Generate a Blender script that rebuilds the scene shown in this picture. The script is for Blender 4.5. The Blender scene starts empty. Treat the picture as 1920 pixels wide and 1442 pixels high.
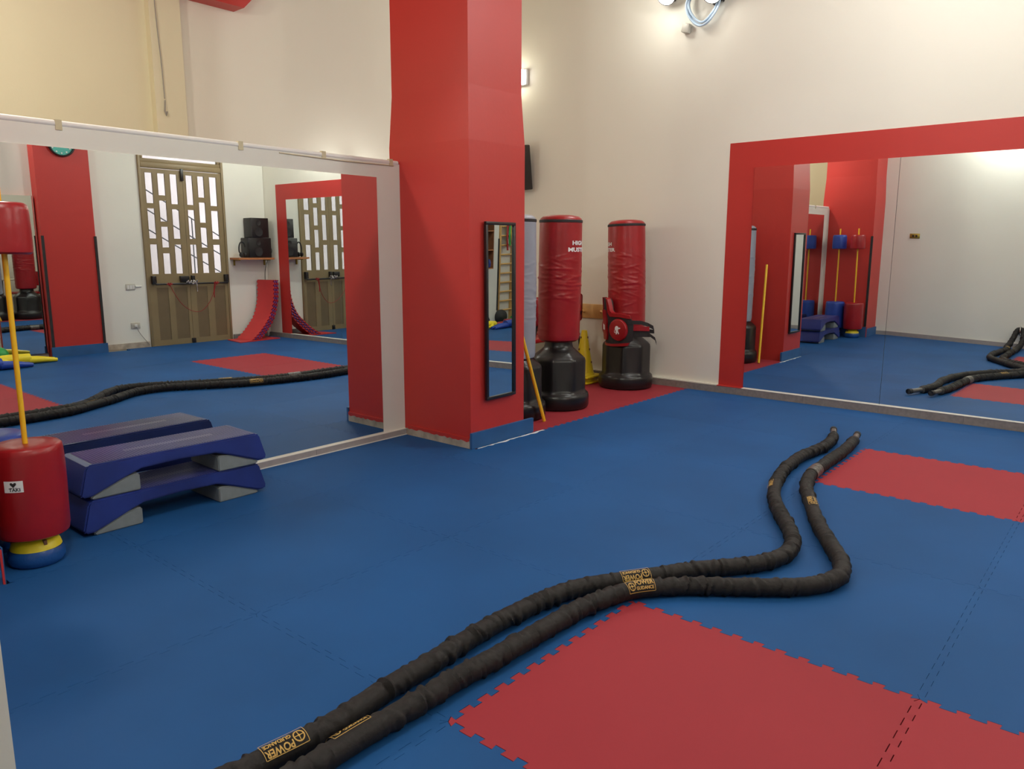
import bpy, bmesh, math, random
from mathutils import Vector, Matrix
from math import sin, cos, pi, radians, hypot, atan2
S = bpy.context.scene
C = S.collection
random.seed(7)

# ---------------------------------------------------------------- camera
YAW, PITCH, ROLL = -0.7034, -0.1756, 0.0021
fwd = Vector((sin(YAW)*cos(PITCH), cos(YAW)*cos(PITCH), sin(PITCH)))
rt = Vector((cos(YAW), -sin(YAW), 0)); up = rt.cross(fwd)
r2 = rt*cos(ROLL)+up*sin(ROLL); u2 = -rt*sin(ROLL)+up*cos(ROLL)
cam_d = bpy.data.cameras.new('camera'); cam = bpy.data.objects.new('camera', cam_d); C.objects.link(cam)
M4 = Matrix((r2, u2, -fwd)).transposed().to_4x4(); M4.translation = Vector((1.4114, -1.3836, 1.3279))
cam.matrix_world = M4
cam_d.sensor_width = 36; cam_d.lens = 1423.6/1920*36; cam_d.clip_start = 0.02; cam_d.clip_end = 100
S.camera = cam
# ---------------------------------------------------------------- world, exposure
S.view_settings.view_transform = 'Standard'; S.view_settings.look = 'None'
S.view_settings.exposure = 0.32; S.view_settings.gamma = 1; S.view_settings.use_curve_mapping = False
w = bpy.data.worlds.new('world'); S.world = w; w.use_nodes = True
bg = w.node_tree.nodes['Background']; bg.inputs[0].default_value = (0.95, 0.95, 1.0, 1); bg.inputs[1].default_value = 5.0
S.cycles.max_bounces = 14; S.cycles.glossy_bounces = 10; S.cycles.diffuse_bounces = 5; S.cycles.transmission_bounces = 8
S.cycles.caustics_reflective = True; S.cycles.caustics_refractive = False
S.cycles.sample_clamp_indirect = 4

def lamp(name, loc, power, color=(1, .9, .74), rad=.08, spot=None, aim=None, blend=.6):
    d = bpy.data.lights.new(name, 'SPOT' if spot else 'POINT'); d.energy = power; d.color = color; d.shadow_soft_size = rad
    o = bpy.data.objects.new(name, d); o.location = loc; C.objects.link(o)
    if spot:
        d.spot_size = radians(spot); d.spot_blend = blend
        o.rotation_euler = (Vector(aim)-Vector(loc)).to_track_quat('-Z', 'Y').to_euler()
    return o
# the lamps of the room: wall floodlights, a lamp in the side room, the lit emergency light; plus one added fill
LW = (.97, .97, .90)
lamp('lamp_light', (-3.30, .0, 3.00), 26, (1, .95, .78), .07)
lamp('lamp_light', (-3.28, .0, 2.99), 52, (1, .96, .86), .12, spot=112, aim=(-.2, .7, 0), blend=.5)
lamp('lamp_light', (-2.36, 4.90, 3.56), 5, LW, .08)
lamp('lamp_light', (-1.84, 4.80, 3.46), 36, (.97, .97, .95), .10, spot=150, aim=(-.2, 1.2, 0))
lamp('lamp_light', (2.10, 4.85, 3.20), 50, LW, .09)
lamp('lamp_light', (-.35, -.72, 3.15), 52, LW, .09)
lamp('lamp_light', (3.40, .95, 3.15), 50, LW, .09)
lamp('lamp_light', (.0, 3.85, 3.60), 54, (.97, .97, .97), .09)  # added fill, out of view, to brighten the right wall
lamp('lamp_light', (-4.42, 3.3, 2.02), 12, LW, .12)
lamp('lamp_light', (-4.22, 5.12, 3.16), 2.0, (1, .95, .66), .07)

# ---------------------------------------------------------------- materials
def mat(name, col, rough=.6, metal=0, noise=None, bump=None, spec=.5, coat=0, sheen=0):
    m = bpy.data.materials.new(name); m.use_nodes = True; nt = m.node_tree; b = nt.nodes['Principled BSDF']
    b.inputs['Base Color'].default_value = (*col, 1); b.inputs['Roughness'].default_value = rough
    b.inputs['Metallic'].default_value = metal; b.inputs['Specular IOR Level'].default_value = spec
    if coat: b.inputs['Coat Weight'].default_value = coat; b.inputs['Coat Roughness'].default_value = .15
    geo = nt.nodes.new('ShaderNodeNewGeometry')
    if noise:
        sc, amt = noise[:2]
        n = nt.nodes.new('ShaderNodeTexNoise'); n.inputs['Scale'].default_value = sc; n.inputs['Detail'].default_value = 5
        nt.links.new(geo.outputs['Position'], n.inputs['Vector'])
        r = nt.nodes.new('ShaderNodeMapRange'); r.inputs[1].default_value = .3; r.inputs[2].default_value = .7
        r.inputs[3].default_value = 1-amt; r.inputs[4].default_value = 1+amt
        nt.links.new(n.outputs['Fac'], r.inputs[0])
        mx = nt.nodes.new('ShaderNodeVectorMath'); mx.operation = 'SCALE'; mx.inputs[0].default_value = col
        nt.links.new(r.outputs[0], mx.inputs['Scale']); nt.links.new(mx.outputs[0], b.inputs['Base Color'])
    if bump:
        n = nt.nodes.new('ShaderNodeTexNoise'); n.inputs['Scale'].default_value = bump[0]; n.inputs['Detail'].default_value = 4
        nt.links.new(geo.outputs['Position'], n.inputs['Vector'])
        bp = nt.nodes.new('ShaderNodeBump'); bp.inputs['Strength'].default_value = bump[1]; bp.inputs['Distance'].default_value = bump[2]
        nt.links.new(n.outputs['Fac'], bp.inputs['Height']); nt.links.new(bp.outputs[0], b.inputs['Normal'])
    return m
def emit(name, col, st):
    m = bpy.data.materials.new(name); m.use_nodes = True; nt = m.node_tree; nt.nodes.clear()
    e = nt.nodes.new('ShaderNodeEmission'); e.inputs[0].default_value = (*col, 1); e.inputs[1].default_value = st
    o = nt.nodes.new('ShaderNodeOutputMaterial'); nt.links.new(e.outputs[0], o.inputs[0]); return m

WALLC = mat('cream_wall_paint', (.79, .765, .675), .7, noise=(1.2, .015), bump=(60, .12, .003))
WALLW = mat('white_wall_paint', (.775, .765, .70), .7, noise=(1.5, .02), bump=(60, .12, .003))
WALLY = mat('yellow_wall_paint', (.77, .72, .53), .75, noise=(1.5, .02), bump=(60, .12, .003))
WHITEF = mat('white_frame_paint', (.68, .675, .62), .55, noise=(3, .02))
RED = mat('red_wall_paint', (.49, .034, .028), .42, noise=(2, .03), bump=(40, .12, .004), spec=.4)
MARBLE = mat('marble_skirting', (.42, .36, .29), .35, noise=(14, .28))
GREYT = mat('grey_wood_look_tile', (.23, .20, .185), .5, noise=(35, .14))
GREYT2 = mat('pale_grey_tile', (.34, .30, .29), .45, noise=(20, .07))
WLEDGE = mat('white_ledge', (.72, .70, .64), .5)
TILE = mat('grey_floor_tile', (.32, .29, .24), .3, noise=(6, .12))
CEIL = mat('ceiling_paint', (.78, .74, .64), .8)
MIRROR = mat('mirror_glass', (.80, .845, .83), .0, 1)
BLACKF = mat('black_satin', (.012, .010, .011), .35)
BLACKM = mat('black_matte', (.018, .016, .017), .7)
BLACKP = mat('black_tank_plastic', (.008, .007, .008), .30, noise=(8, .2), bump=(16, .12, .01))
BROWND = mat('brown_door_paint', (.25, .185, .095), .45, noise=(5, .06))
BROWNL = mat('brown_door_panel', (.165, .118, .062), .5, noise=(5, .08))
PINE = mat('pine_wood', (.62, .36, .12), .45, noise=(10, .12))
ORANGEW = mat('orange_wood', (.45, .17, .06), .5, noise=(12, .12))
BROWNW = mat('brown_wood', (.20, .075, .03), .5, noise=(12, .2))
YEL = mat('yellow_plastic', (.85, .50, .02), .35)
YELV = mat('yellow_vinyl', (.85, .68, .02), .4, bump=(14, .2, .01))
REDV = mat('red_vinyl', (.31, .008, .012), .33, noise=(9, .08), bump=(7, .25, .02), spec=.5)
BLUEV = mat('blue_vinyl', (.018, .06, .36), .36, noise=(9, .08), bump=(7, .25, .02))
GREENV = mat('green_vinyl', (.02, .32, .07), .4, bump=(14, .2, .01))
GREYV = mat('grey_vinyl', (.30, .32, .38), .38, noise=(9, .05))
STEPB = mat('blue_step_plastic', (.011, .027, .18), .42, noise=(4, .22), bump=(30, .08, .003))
STEPT = mat('blue_step_ribbed_top', (.030, .036, .16), .28, noise=(3, .3))
GREYR = mat('grey_riser_plastic', (.19, .215, .225), .6, noise=(30, .06))
GOLD = mat('gold_print', (.55, .34, .08), .5)
WHITEP = mat('white_print', (.80, .80, .80), .6)
WHITES = mat('white_plastic', (.72, .72, .70), .4)
SOCK = mat('socket_plate', (.50, .48, .42), .4)
CABLE = mat('grey_cable', (.30, .28, .25), .5)
CABLEB = mat('light_blue_cable', (.45, .58, .72), .35)
CHROME = mat('chrome', (.75, .75, .75), .15, 1)
BRASS = mat('brass', (.35, .28, .06), .4, .8)
SLEEVE = mat('black_rope_sleeve', (.014, .012, .012), .62, noise=(60, .25), bump=(75, .5, .004), spec=.3)
TAPE = mat('grey_handle_tape', (.10, .09, .085), .35, noise=(60, .4))
TURQ = mat('clock_face_turquoise', (.05, .42, .36), .35)
CLEAR = bpy.data.materials.new('clear_glass'); CLEAR.use_nodes = True
b = CLEAR.node_tree.nodes['Principled BSDF']; b.inputs['Base Color'].default_value = (.9, .92, .95, 1); b.inputs['Roughness'].default_value = .05
b.inputs['Transmission Weight'].default_value = 1; b.inputs['IOR'].default_value = 1.02
PLASTER = mat('outside_plaster', (.36, .31, .295), .85, noise=(1.2, .12))
LIT = emit('lit_lamp_glass', (1, .95, .85), 25)
LITE = emit('lit_emergency_lamp', (1, .97, .9), 9)

TAPET = mat('tan_adhesive_tape', (.52, .46, .30), .4)
def foam(name, col, amt):
    m = mat(name, col, .6, noise=(1.3, amt), bump=(500, .12, .0015), spec=.13)
    nt = m.node_tree; b = nt.nodes['Principled BSDF']
    lk = b.inputs['Base Color'].links
    if lk:
        src = lk[0].from_socket
        oi = nt.nodes.new('ShaderNodeObjectInfo'); r = nt.nodes.new('ShaderNodeMapRange')
        r.inputs[3].default_value = .94; r.inputs[4].default_value = 1.06
        nt.links.new(oi.outputs['Random'], r.inputs[0])
        sc = nt.nodes.new('ShaderNodeVectorMath'); sc.operation = 'SCALE'
        nt.links.new(src, sc.inputs[0]); nt.links.new(r.outputs[0], sc.inputs['Scale']); nt.links.new(sc.outputs[0], b.inputs['Base Color'])
    return m
FBLUE = foam('blue_foam', (.014, .080, .245), .12)
FRED = foam('red_foam', (.32, .034, .046), .04)
FBLUEW = mat('blue_foam_strip', (.022, .10, .27), .55, noise=(6, .1))
FREDS = mat('red_foam_sheet', (.52, .028, .03), .5, noise=(5, .06))
FPURP = mat('purple_foam_layer', (.16, .05, .24), .6)
FOAMW = mat('torn_white_foam', (.72, .74, .78), .8)

# ---------------------------------------------------------------- mesh helpers
class G:
    def __init__(s): s.v = []; s.f = []; s.mi = []; s.m = []; s.sm = []
    def slot(s, m):
        if m not in s.m: s.m.append(m)
        return s.m.index(m)
    def add(s, vs, fs, m, smooth=False, M=None):
        o = len(s.v); k = s.slot(m)
        s.v += [tuple(M @ Vector(v)) if M else tuple(v) for v in vs]
        for f in fs: s.f.append([i+o for i in f]); s.mi.append(k); s.sm.append(smooth)
        return s
    def box(s, x0, x1, y0, y1, z0, z1, m, M=None):
        vs = [(x, y, z) for z in (z0, z1) for y in (y0, y1) for x in (x0, x1)]
        fs = [(0, 2, 3, 1), (4, 5, 7, 6), (0, 1, 5, 4), (2, 6, 7, 3), (0, 4, 6, 2), (1, 3, 7, 5)]
        return s.add(vs, fs, m, False, M)
    def rbox(s, x0, x1, y0, y1, z0, z1, r, m, M=None, seg=2, smooth=True):
        bm = bmesh.new(); bmesh.ops.create_cube(bm, size=1)
        for v in bm.verts: v.co = Vector(((x0+x1)/2+v.co.x*(x1-x0), (y0+y1)/2+v.co.y*(y1-y0), (z0+z1)/2+v.co.z*(z1-z0)))
        bmesh.ops.bevel(bm, geom=bm.edges[:], offset=r, segments=seg, affect='EDGES', profile=.5)
        return s.bm(bm, m, M, smooth)
    def bm(s, bm, m, M=None, smooth=True):
        bm.verts.index_update()
        vs = [tuple(v.co) for v in bm.verts]; fs = [[v.index for v in f.verts] for f in bm.faces]; bm.free()
        return s.add(vs, fs, m, smooth, M)
    def lathe(s, prof, m, n=40, M=None, smooth=True, c=(0, 0, 0), cap=True, rf=None):
        vs = []; fs = []
        for (r, z) in prof:
            for i in range(n):
                a = 2*pi*i/n; rr = r*(rf(a, z) if rf else 1)
                vs.append((c[0]+rr*cos(a), c[1]+rr*sin(a), c[2]+z))
        for j in range(len(prof)-1):
            for i in range(n): fs.append((j*n+i, j*n+(i+1) % n, (j+1)*n+(i+1) % n, (j+1)*n+i))
        if cap: fs.append(tuple(range(n-1, -1, -1))); fs.append(tuple((len(prof)-1)*n+i for i in range(n)))
        return s.add(vs, fs, m, smooth, M)
    def tube(s, pts, r, m, n=12, M=None, cap=True, smooth=True, sq=1):
        pts = [Vector(p) for p in pts]; rs = r if isinstance(r, (list, tuple)) else [r]*len(pts)
        vs = []; fs = []; nrm = None
        for i, p in enumerate(pts):
            t = (pts[min(i+1, len(pts)-1)]-pts[max(i-1, 0)]).normalized()
            if nrm is None: nrm = t.orthogonal().normalized()
            nrm = (nrm-t*nrm.dot(t))
            nrm = nrm.normalized() if nrm.length > 1e-6 else t.orthogonal().normalized()
            bn = t.cross(nrm)
            for k in range(n):
                a = 2*pi*k/n; q = p+(nrm*cos(a)+bn*sin(a)*sq)*rs[i]; vs.append(tuple(q))
        for j in range(len(pts)-1):
            for k in range(n): fs.append((j*n+k, j*n+(k+1) % n, (j+1)*n+(k+1) % n, (j+1)*n+k))
        if cap: fs.append(tuple(range(n-1, -1, -1))); fs.append(tuple((len(pts)-1)*n+k for k in range(n)))
        return s.add(vs, fs, m, smooth, M)
    def prism(s, poly, a, b, axis, m, M=None, smooth=False):
        n = len(poly)
        def pt(u, v, w): return {'x': (w, u, v), 'y': (u, w, v), 'z': (u, v, w)}[axis]
        vs = [pt(u, v, a) for u, v in poly]+[pt(u, v, b) for u, v in poly]
        fs = [tuple(range(n-1, -1, -1)), tuple(range(n, 2*n))]+[(i, (i+1) % n, n+(i+1) % n, n+i) for i in range(n)]
        return s.add(vs, fs, m, smooth, M)
    def quad(s, a, b_, c, d, m): return s.add([a, b_, c, d], [(0, 1, 2, 3)], m)
    def sphere(s, c, r, m, M=None, sx=1, sy=1, sz=1, seg=20):
        bm = bmesh.new(); bmesh.ops.create_uvsphere(bm, u_segments=seg, v_segments=seg//2, radius=r)
        for v in bm.verts: v.co = Vector((c[0]+v.co.x*sx, c[1]+v.co.y*sy, c[2]+v.co.z*sz))
        return s.bm(bm, m, M)
    def build(s, name, parent=None, **kw):
        me = bpy.data.meshes.new(name); me.from_pydata(s.v, [], s.f)
        for m in s.m: me.materials.append(m)
        me.polygons.foreach_set('material_index', s.mi); me.polygons.foreach_set('use_smooth', s.sm)
        me.update()
        bm = bmesh.new(); bm.from_mesh(me); bmesh.ops.recalc_face_normals(bm, faces=bm.faces); bm.to_mesh(me); bm.free()
        try: me.set_sharp_from_angle(angle=radians(42))
        except Exception: pass
        o = bpy.data.objects.new(name, me); C.objects.link(o)
        if parent: o.parent = parent; o.matrix_parent_inverse = parent.matrix_world.inverted() if kw.pop('world', False) else Matrix()
        tag(o, **kw); return o
def tag(o, label=None, cat=None, group=None, kind=None):
    if label: o['label'] = label
    if cat: o['category'] = cat
    if group: o['group'] = group
    if kind: o['kind'] = kind
def empty(name, loc, rz=0, **kw):
    o = bpy.data.objects.new(name, None); o.location = loc; o.rotation_euler = (0, 0, rz); o.empty_display_size = .1
    C.objects.link(o); tag(o, **kw); return o
def struct(g, name, label=None, cat=None): return g.build(name, kind='structure', label=label, cat=cat)
def dup(root, loc, rz, label, rx=None):
    r = root.copy(); C.objects.link(r); r.location = loc; r.rotation_euler = (0, 0, rz); r['label'] = label
    for ch in list(root.children):
        c = ch.copy(); C.objects.link(c); c.parent = r
        for g in ch.children: d = g.copy(); C.objects.link(d); d.parent = c
    return r
def smooth_path(pts, step):
    pts = [Vector(p) for p in pts]; P = [pts[0]*2-pts[1]]+pts+[pts[-1]*2-pts[-2]]; out = []
    for i in range(1, len(P)-2):
        a, b, c, d = P[i-1], P[i], P[i+1], P[i+2]
        n = max(2, int((c-b).length/step))
        for k in range(n):
            t = k/n
            out.append(.5*((2*b)+(c-a)*t+(2*a-5*b+4*c-d)*t*t+(3*b-a-3*c+d)*t**3))
    out.append(pts[-1])
    res = [out[0]]; acc = 0
    for p in out[1:]:                       # even spacing
        while (p-res[-1]).length >= step: res.append(res[-1]+(p-res[-1]).normalized()*step)
    return res
_tc = {}
def text_geo(txt, size, bold=.0, ax='CENTER'):
    key = (txt, size, bold, ax)
    if key in _tc: return _tc[key]
    cu = bpy.data.curves.new('t', 'FONT'); cu.body = txt; cu.size = size; cu.align_x = ax; cu.align_y = 'CENTER'; cu.offset = bold; cu.extrude = 0; cu.resolution_u = 3
    o = bpy.data.objects.new('t', cu); C.objects.link(o); dg = bpy.context.evaluated_depsgraph_get()
    me = bpy.data.meshes.new_from_object(o.evaluated_get(dg))
    bm = bmesh.new(); bm.from_mesh(me); bmesh.ops.triangulate(bm, faces=bm.faces)
    for _ in range(2):
        es = [e for e in bm.edges if e.calc_length() > size*.18]
        if es: bmesh.ops.subdivide_edges(bm, edges=es, cuts=1)
    bmesh.ops.triangulate(bm, faces=bm.faces)
    vs = [(v.co.x, v.co.y) for v in bm.verts]; bm.verts.index_update(); fs = [[v.index for v in f.verts] for f in bm.faces]
    bm.free(); bpy.data.objects.remove(o); bpy.data.curves.remove(cu); bpy.data.meshes.remove(me)
    _tc[key] = (vs, fs); return vs, fs
def text_on(g, txt, size, m, fn, bold=0, dx=0, dy=0, sx=1):
    vs, fs = text_geo(txt, size, bold); g.add([fn(x*sx+dx, y+dy) for x, y in vs], fs, m)

# ---------------------------------------------------------------- the room shell
H = 4.10
g = G().box(-4.9, 4.0, -3.0, 5.6, -.08, -.02, TILE); struct(g, 'floor')
g = G().box(-4.9, 4.0, -3.0, 5.6, H, H+.1, CEIL); struct(g, 'ceiling')
YB = 5.32
# right wall with its painted red surround; beyond x = XS it bends slightly inwards
XS = .868; SL = radians(-2.1)
MS = Matrix.Translation((XS, YB, 0)) @ Matrix.Rotation(SL, 4, 'Z') @ Matrix.Translation((-XS, -YB, 0))
def yb(x): return YB if x < XS else YB+(x-XS)*math.tan(SL)
g = G().box(-4.9, XS, YB, YB+.2, -.02, H, WALLC).box(XS-.005, 3.96, YB, YB+.2, -.02, H, WALLC, M=MS)
e = .003
g.box(-1.695, -1.45, YB-e, YB+.001, .066, 2.275, RED).box(-1.45, XS, YB-e, YB+.001, 2.05, 2.275, RED)
g.box(3.2, 3.46, YB-e, YB+.001, .066, 2.275, RED, M=MS).box(XS, 3.2, YB-e, YB+.001, 2.05, 2.275, RED, M=MS)
struct(g, 'wall_right')
g = G(); xs = [-4.6]
while xs[-1] < XS: xs.append(xs[-1]+.62)
for a, c in zip(xs, xs[1:]): g.box(a+.001, min(c, XS)-.001, YB-.042, YB-.0005, -.001, .064, GREYT)
for k in range(5): g.box(XS+.001+.58*k, min(XS+.58*(k+1), 3.735)-.001, YB-.042, YB-.0005, -.001, .064, GREYT, M=MS)
g.box(-1.45, XS, YB-.044, YB-.002, .064, .068, WLEDGE); g.box(XS, 3.2, YB-.044, YB-.002, .064, .068, WLEDGE, M=MS)
g.box(-1.695, -1.45, YB-.044, YB-.002, .064, .070, RED)
g.box(-4.6, -1.695, YB-.030, YB-.002, .064, .074, WALLC)
struct(g, 'baseboard_right')
# low partition wall on the left, with the white border round its mirror
XA = -2.69
g = G().box(-2.80, XA, -.54, 2.245, -.02, 1.905, WHITEF); struct(g, 'wall_left')
g = G().box(XA, XA+.026, -.49, .56, -.001, .044, GREYT2)
for a, c in ((-.49, .40), (.402, 1.45), (1.452, 2.235)): g.box(XA, XA+.026, a, c, -.001, .042, GREYT2)
g.box(XA, XA+.027, -.49, 2.235, .042, .046, WLEDGE)
g.box(XA+.026, XA+.030, -.49, 2.235, -.001, .006, WLEDGE)
struct(g, 'baseboard_left')
# white pipe-like moulding on top of the partition, held by brown tape
g = G(); g.tube([(XA-.012, -.5, 1.918), (XA-.012, 2.235, 1.912)], .016, WHITES, 12)
g.tube([(XA+.001, 1.3, 1.895), (XA+.006, 1.8, 1.888), (XA+.004, 2.19, 1.892)], .0035, TAPET, 6)
for y in (.10, 1.05, 1.62, 2.17): g.box(XA-.02, XA+.004, y-.015, y+.015, 1.887, 1.935, TAPET)
struct(g, 'trim_1')
# columns
def column(name, x0, x1, y0, y1, inset, zc):
    g = G().box(x0, x1, y0, y1, -.02, zc, RED)
    a = inset
    lo = [(x0, y0, zc), (x1, y0, zc), (x1, y1, zc), (x0, y1, zc)]
    hi = [(x0+a, y0+a, zc+.34), (x1-a, y0+a, zc+.34), (x1-a, y1-a, zc+.34), (x0+a, y1-a, zc+.34)]
    g.add(lo+hi, [(0, 1, 5, 4), (1, 2, 6, 5), (2, 3, 7, 6), (3, 0, 4, 7)], RED)
    g.box(x0+a, x1-a, y0+a, y1-a, zc+.34, H, RED)
    return struct(g, name)
column('wall_column', -2.79, -2.03, 2.245, 2.805, .018, 2.02)
column('wall_column', -2.79, -2.02, -1.14, -.54, .016, 2.02)
g = G().box(3.59, 3.80, 2.06, 2.675, -.02, H, RED); struct(g, 'wall_column')
# marble skirting with torn paint along its top on the big column
g = G(); n = 24; x0, x1 = XA+.03, -2.032; vs = []; random.seed(3)
g.box(x0, x1, 2.233, 2.2448, -.001, .066, MARBLE)
tops = [.054-.020*abs(sin(i*1.3))*random.random() for i in range(n+1)]
for i in range(n):
    a = x0+(x1-x0)*i/n; c = x0+(x1-x0)*(i+1)/n
    g.add([(a, 2.2315, tops[i]), (c, 2.2315, tops[i+1]), (c, 2.2315, .072), (a, 2.2315, .072), (a, 2.2449, .074), (c, 2.2449, .074)], [(0, 1, 2, 3), (3, 2, 5, 4)], RED)
struct(g, 'baseboard_column')
def foam_strip(name, pts, h, label, t=.02):
    # blue foam mat strips standing on edge round the column foot, red under-face inside
    g = G()
    for (x0, x1, y0, y1) in pts: g.box(x0, x1, y0, y1, -.001, h, FBLUEW)
    return g.build(name, label=label, cat='mat strip')
o = foam_strip('foam_skirting_strip', [(-2.029, -2.009, 2.235, 2.895)], .107, 'blue foam mat strip standing against the foot of the red column with the framed mirror')
foam_strip('foam_skirting_strip', [(3.568, 3.589, 2.04, 2.70)], .125, 'blue foam mat strip at the foot of the red column with the wall clock')
g = G().box(-2.66, -2.000, -.538, -.522, -.001, .150, FBLUEW).box(-2.66, -1.994, -.522, -.514, -.001, .143, FREDS)
g.box(-2.66, -2.004, -.514, -.508, -.001, .150, FBLUEW)
for k in range(2): g.box(-2.0, -1.992, -.537, -.524, .03+k*.06, .06+k*.06, FBLUEW)
g.build('foam_skirting_strip', label='blue and red foam mat strip standing at the foot of the column beside the red kick stand', cat='mat strip')
foam_strip('foam_skirting_strip', [(-2.019, -1.999, -1.06, -.54)], .12, 'blue foam mat strip on the inner side of the column behind the kick stands')
# ragged white foam beside the column
g = G(); random.seed(11); pts = []; n = 22
for i in range(n+1):
    y = 2.27+.72*i/n; wdt = (.010+.018*random.random())*(1 if i > 3 else .5)
    c = -2.000+.006*random.random(); pts.append((c, y, wdt))
for (a, b_) in zip(pts, pts[1:]):
    g.add([(a[0], a[1], .0012), (a[0]+a[2], a[1]+.006, .0012), (b_[0]+b_[2], b_[1]+.006, .0012), (b_[0], b_[1], .0012)], [(0, 1, 2, 3)], FOAMW)
g.build('torn_foam_edge', label='ragged white torn foam line on the mats beside the red column with the framed mirror', cat='torn foam')
# near wall (behind left), back wall with door opening, south wall, side room walls
g = G().box(-2.80, .12, -1.30, -1.07, -.02, H, WALLW); struct(g, 'wall_near')
g = G().box(-2.01, .12, -1.07, -1.052, -.001, .06, GREYT2); struct(g, 'baseboard_near')
DY0, DY1, DZ = 3.34, 4.555, 3.02
g = G().box(3.76, 3.96, -3.0, DY0, -.02, H, WALLW).box(3.76, 3.96, DY1, yb(3.9), -.02, H, WALLW).box(3.76, 3.96, DY0, DY1, DZ, H, WALLW)
struct(g, 'wall_back')
g = G().box(3.74, 3.76, 2.70, DY0-.02, -.001, .075, MARBLE).box(3.74, 3.76, DY1+.02, 5.14, -.001, .07, GREYT); struct(g, 'baseboard_back')
g = G().box(-.4, 3.96, -3.0, -2.8, -.02, H, WALLW).box(-.4, -.2, -2.8, -1.3, -.02, H, WALLW); struct(g, 'wall_south')
XW = -4.6
g = G().box(XW-.2, XW, -1.3, YB, -.02, H, WALLC).box(XW, XW+.0015, -1.3, 1.5, -.02, H, WALLY); struct(g, 'wall_far')
g = G().box(-4.9, -2.80, -1.5, -1.3, -.02, H, WALLY); struct(g, 'wall_side_room')
# yellow pilaster with an uneven paint edge, cable and red beam
g = G().box(XW, XW+.07, 1.46, 1.70, -.02, H, WALLY)
n = 30; random.seed(5); ed = [1.715+.012*random.random()-.004*(i % 3) for i in range(n+1)]
for i in range(n):
    z0 = 1.9+2.0*i/n; z1 = 1.9+2.0*(i+1)/n
    g.add([(XW+.002, 1.70, z0), (XW+.002, ed[i], z0), (XW+.002, ed[i+1], z1), (XW+.002, 1.70, z1)], [(0, 1, 2, 3)], WALLY)
struct(g, 'wall_pilaster')
g = G().prism([(-.9, 3.23), (2.19, 3.23), (2.38, 3.43), (2.38, H), (-.9, H)], XW+.001, XW+.16, 'x', RED)
struct(g, 'ceiling_beam')
g = G().tube(smooth_path([(XW+.08, 1.49, 3.9), (XW+.085, 1.50, 3.1), (XW+.08, 1.52, 2.7), (XW+.082, 1.525, 2.42)], .05), .004, CABLE, 6)
g.tube([(XW+.082, 1.525, 2.44), (XW+.09, 1.515, 2.36), (XW+.09, 1.525, 2.33), (XW+.085, 1.535, 2.36)], .006, CABLE, 6)
g.build('hanging_cable', label='thin grey cable hanging down the yellow pilaster above the left mirror', cat='cable')

# ---------------------------------------------------------------- jigsaw mats
NT = 13; AMP = .0105
def wave(t0, t1):
    out = [(t0, 0)]
    for k in range(NT):
        for f, s in ((.08, -1), (.04, 1), (.52, 1), (.48, -1)):
            t = (k+.22+f)/NT
            if t0+.004 < t < t1-.004: out.append((t, s*AMP))
    out.append((t1, 0)); return out
def jig(x0, x1, y0, y1, m, lab, grp=None, gap=.0006, z0=-.0195, z1=0, M=None, parent=None, name='jigsaw_foam_mat', cat='floor mat', y1b=None):
    y1b = y1 if y1b is None else y1b
    def isint(a): return abs(a-round(a)) < 1e-6
    def side(a0, a1, c, vert, sgn):
        f = math.floor(min(a0, a1)+1e-6)
        if isint(c): w = [(f+t, o) for t, o in wave(a0-f, a1-f)]
        else: w = [(a0, 0), (a1, 0)]
        return [((c+o+sgn*gap) if vert else t, t if vert else (c+o+sgn*gap)) for t, o in w]
    bot = side(x0, x1, y0, False, 1); rgt = side(y0, y1b, x1, True, -1); top = side(x0, x1, y1, False, -1) if y1b == y1 else [(x0, y1), (x1, y1b)]; lft = side(y0, y1, x0, True, 1)
    poly = bot[:-1]+rgt[:-1]+top[::-1][:-1]+lft[::-1][:-1]
    poly = [(bot[0][0], bot[0][1])]+bot[1:-1]+[(x1-gap, y0+gap)]+rgt[1:-1]+[(x1-gap, y1b-gap)]+top[::-1][1:-1]+[(x0+gap, y1-gap)]+lft[::-1][1:-1]
    poly[0] = (x0+gap, y0+gap)
    cx, cy = (x0+x1)/2, (y0+y1)/2
    g = G().prism([(x-cx, y-cy) for x, y in poly], z0, z1, 'z', m)
    if m is FRED:                       # red mats: blue lower layer
        pass
    o = g.build(name, parent=parent, label=lab, cat=cat, group=grp); o.location = (cx, cy, 0); return o
RL = {(0, 0): 'large red foam mat nearest the camera, just below the black rope', (1, 0): 'red foam mat at the lower right, joined to the large one by dark teeth',
      (0, 3): 'red foam mat beside the far rope ends, nearer the red column', (1, 3): 'red foam mat at the right edge, in the row nearest the long wall mirror',
      (-3, 3): 'red foam mat under the grey punching bag', (-3, 4): 'red foam mat under the rear punching bags and the cones'}
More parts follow.
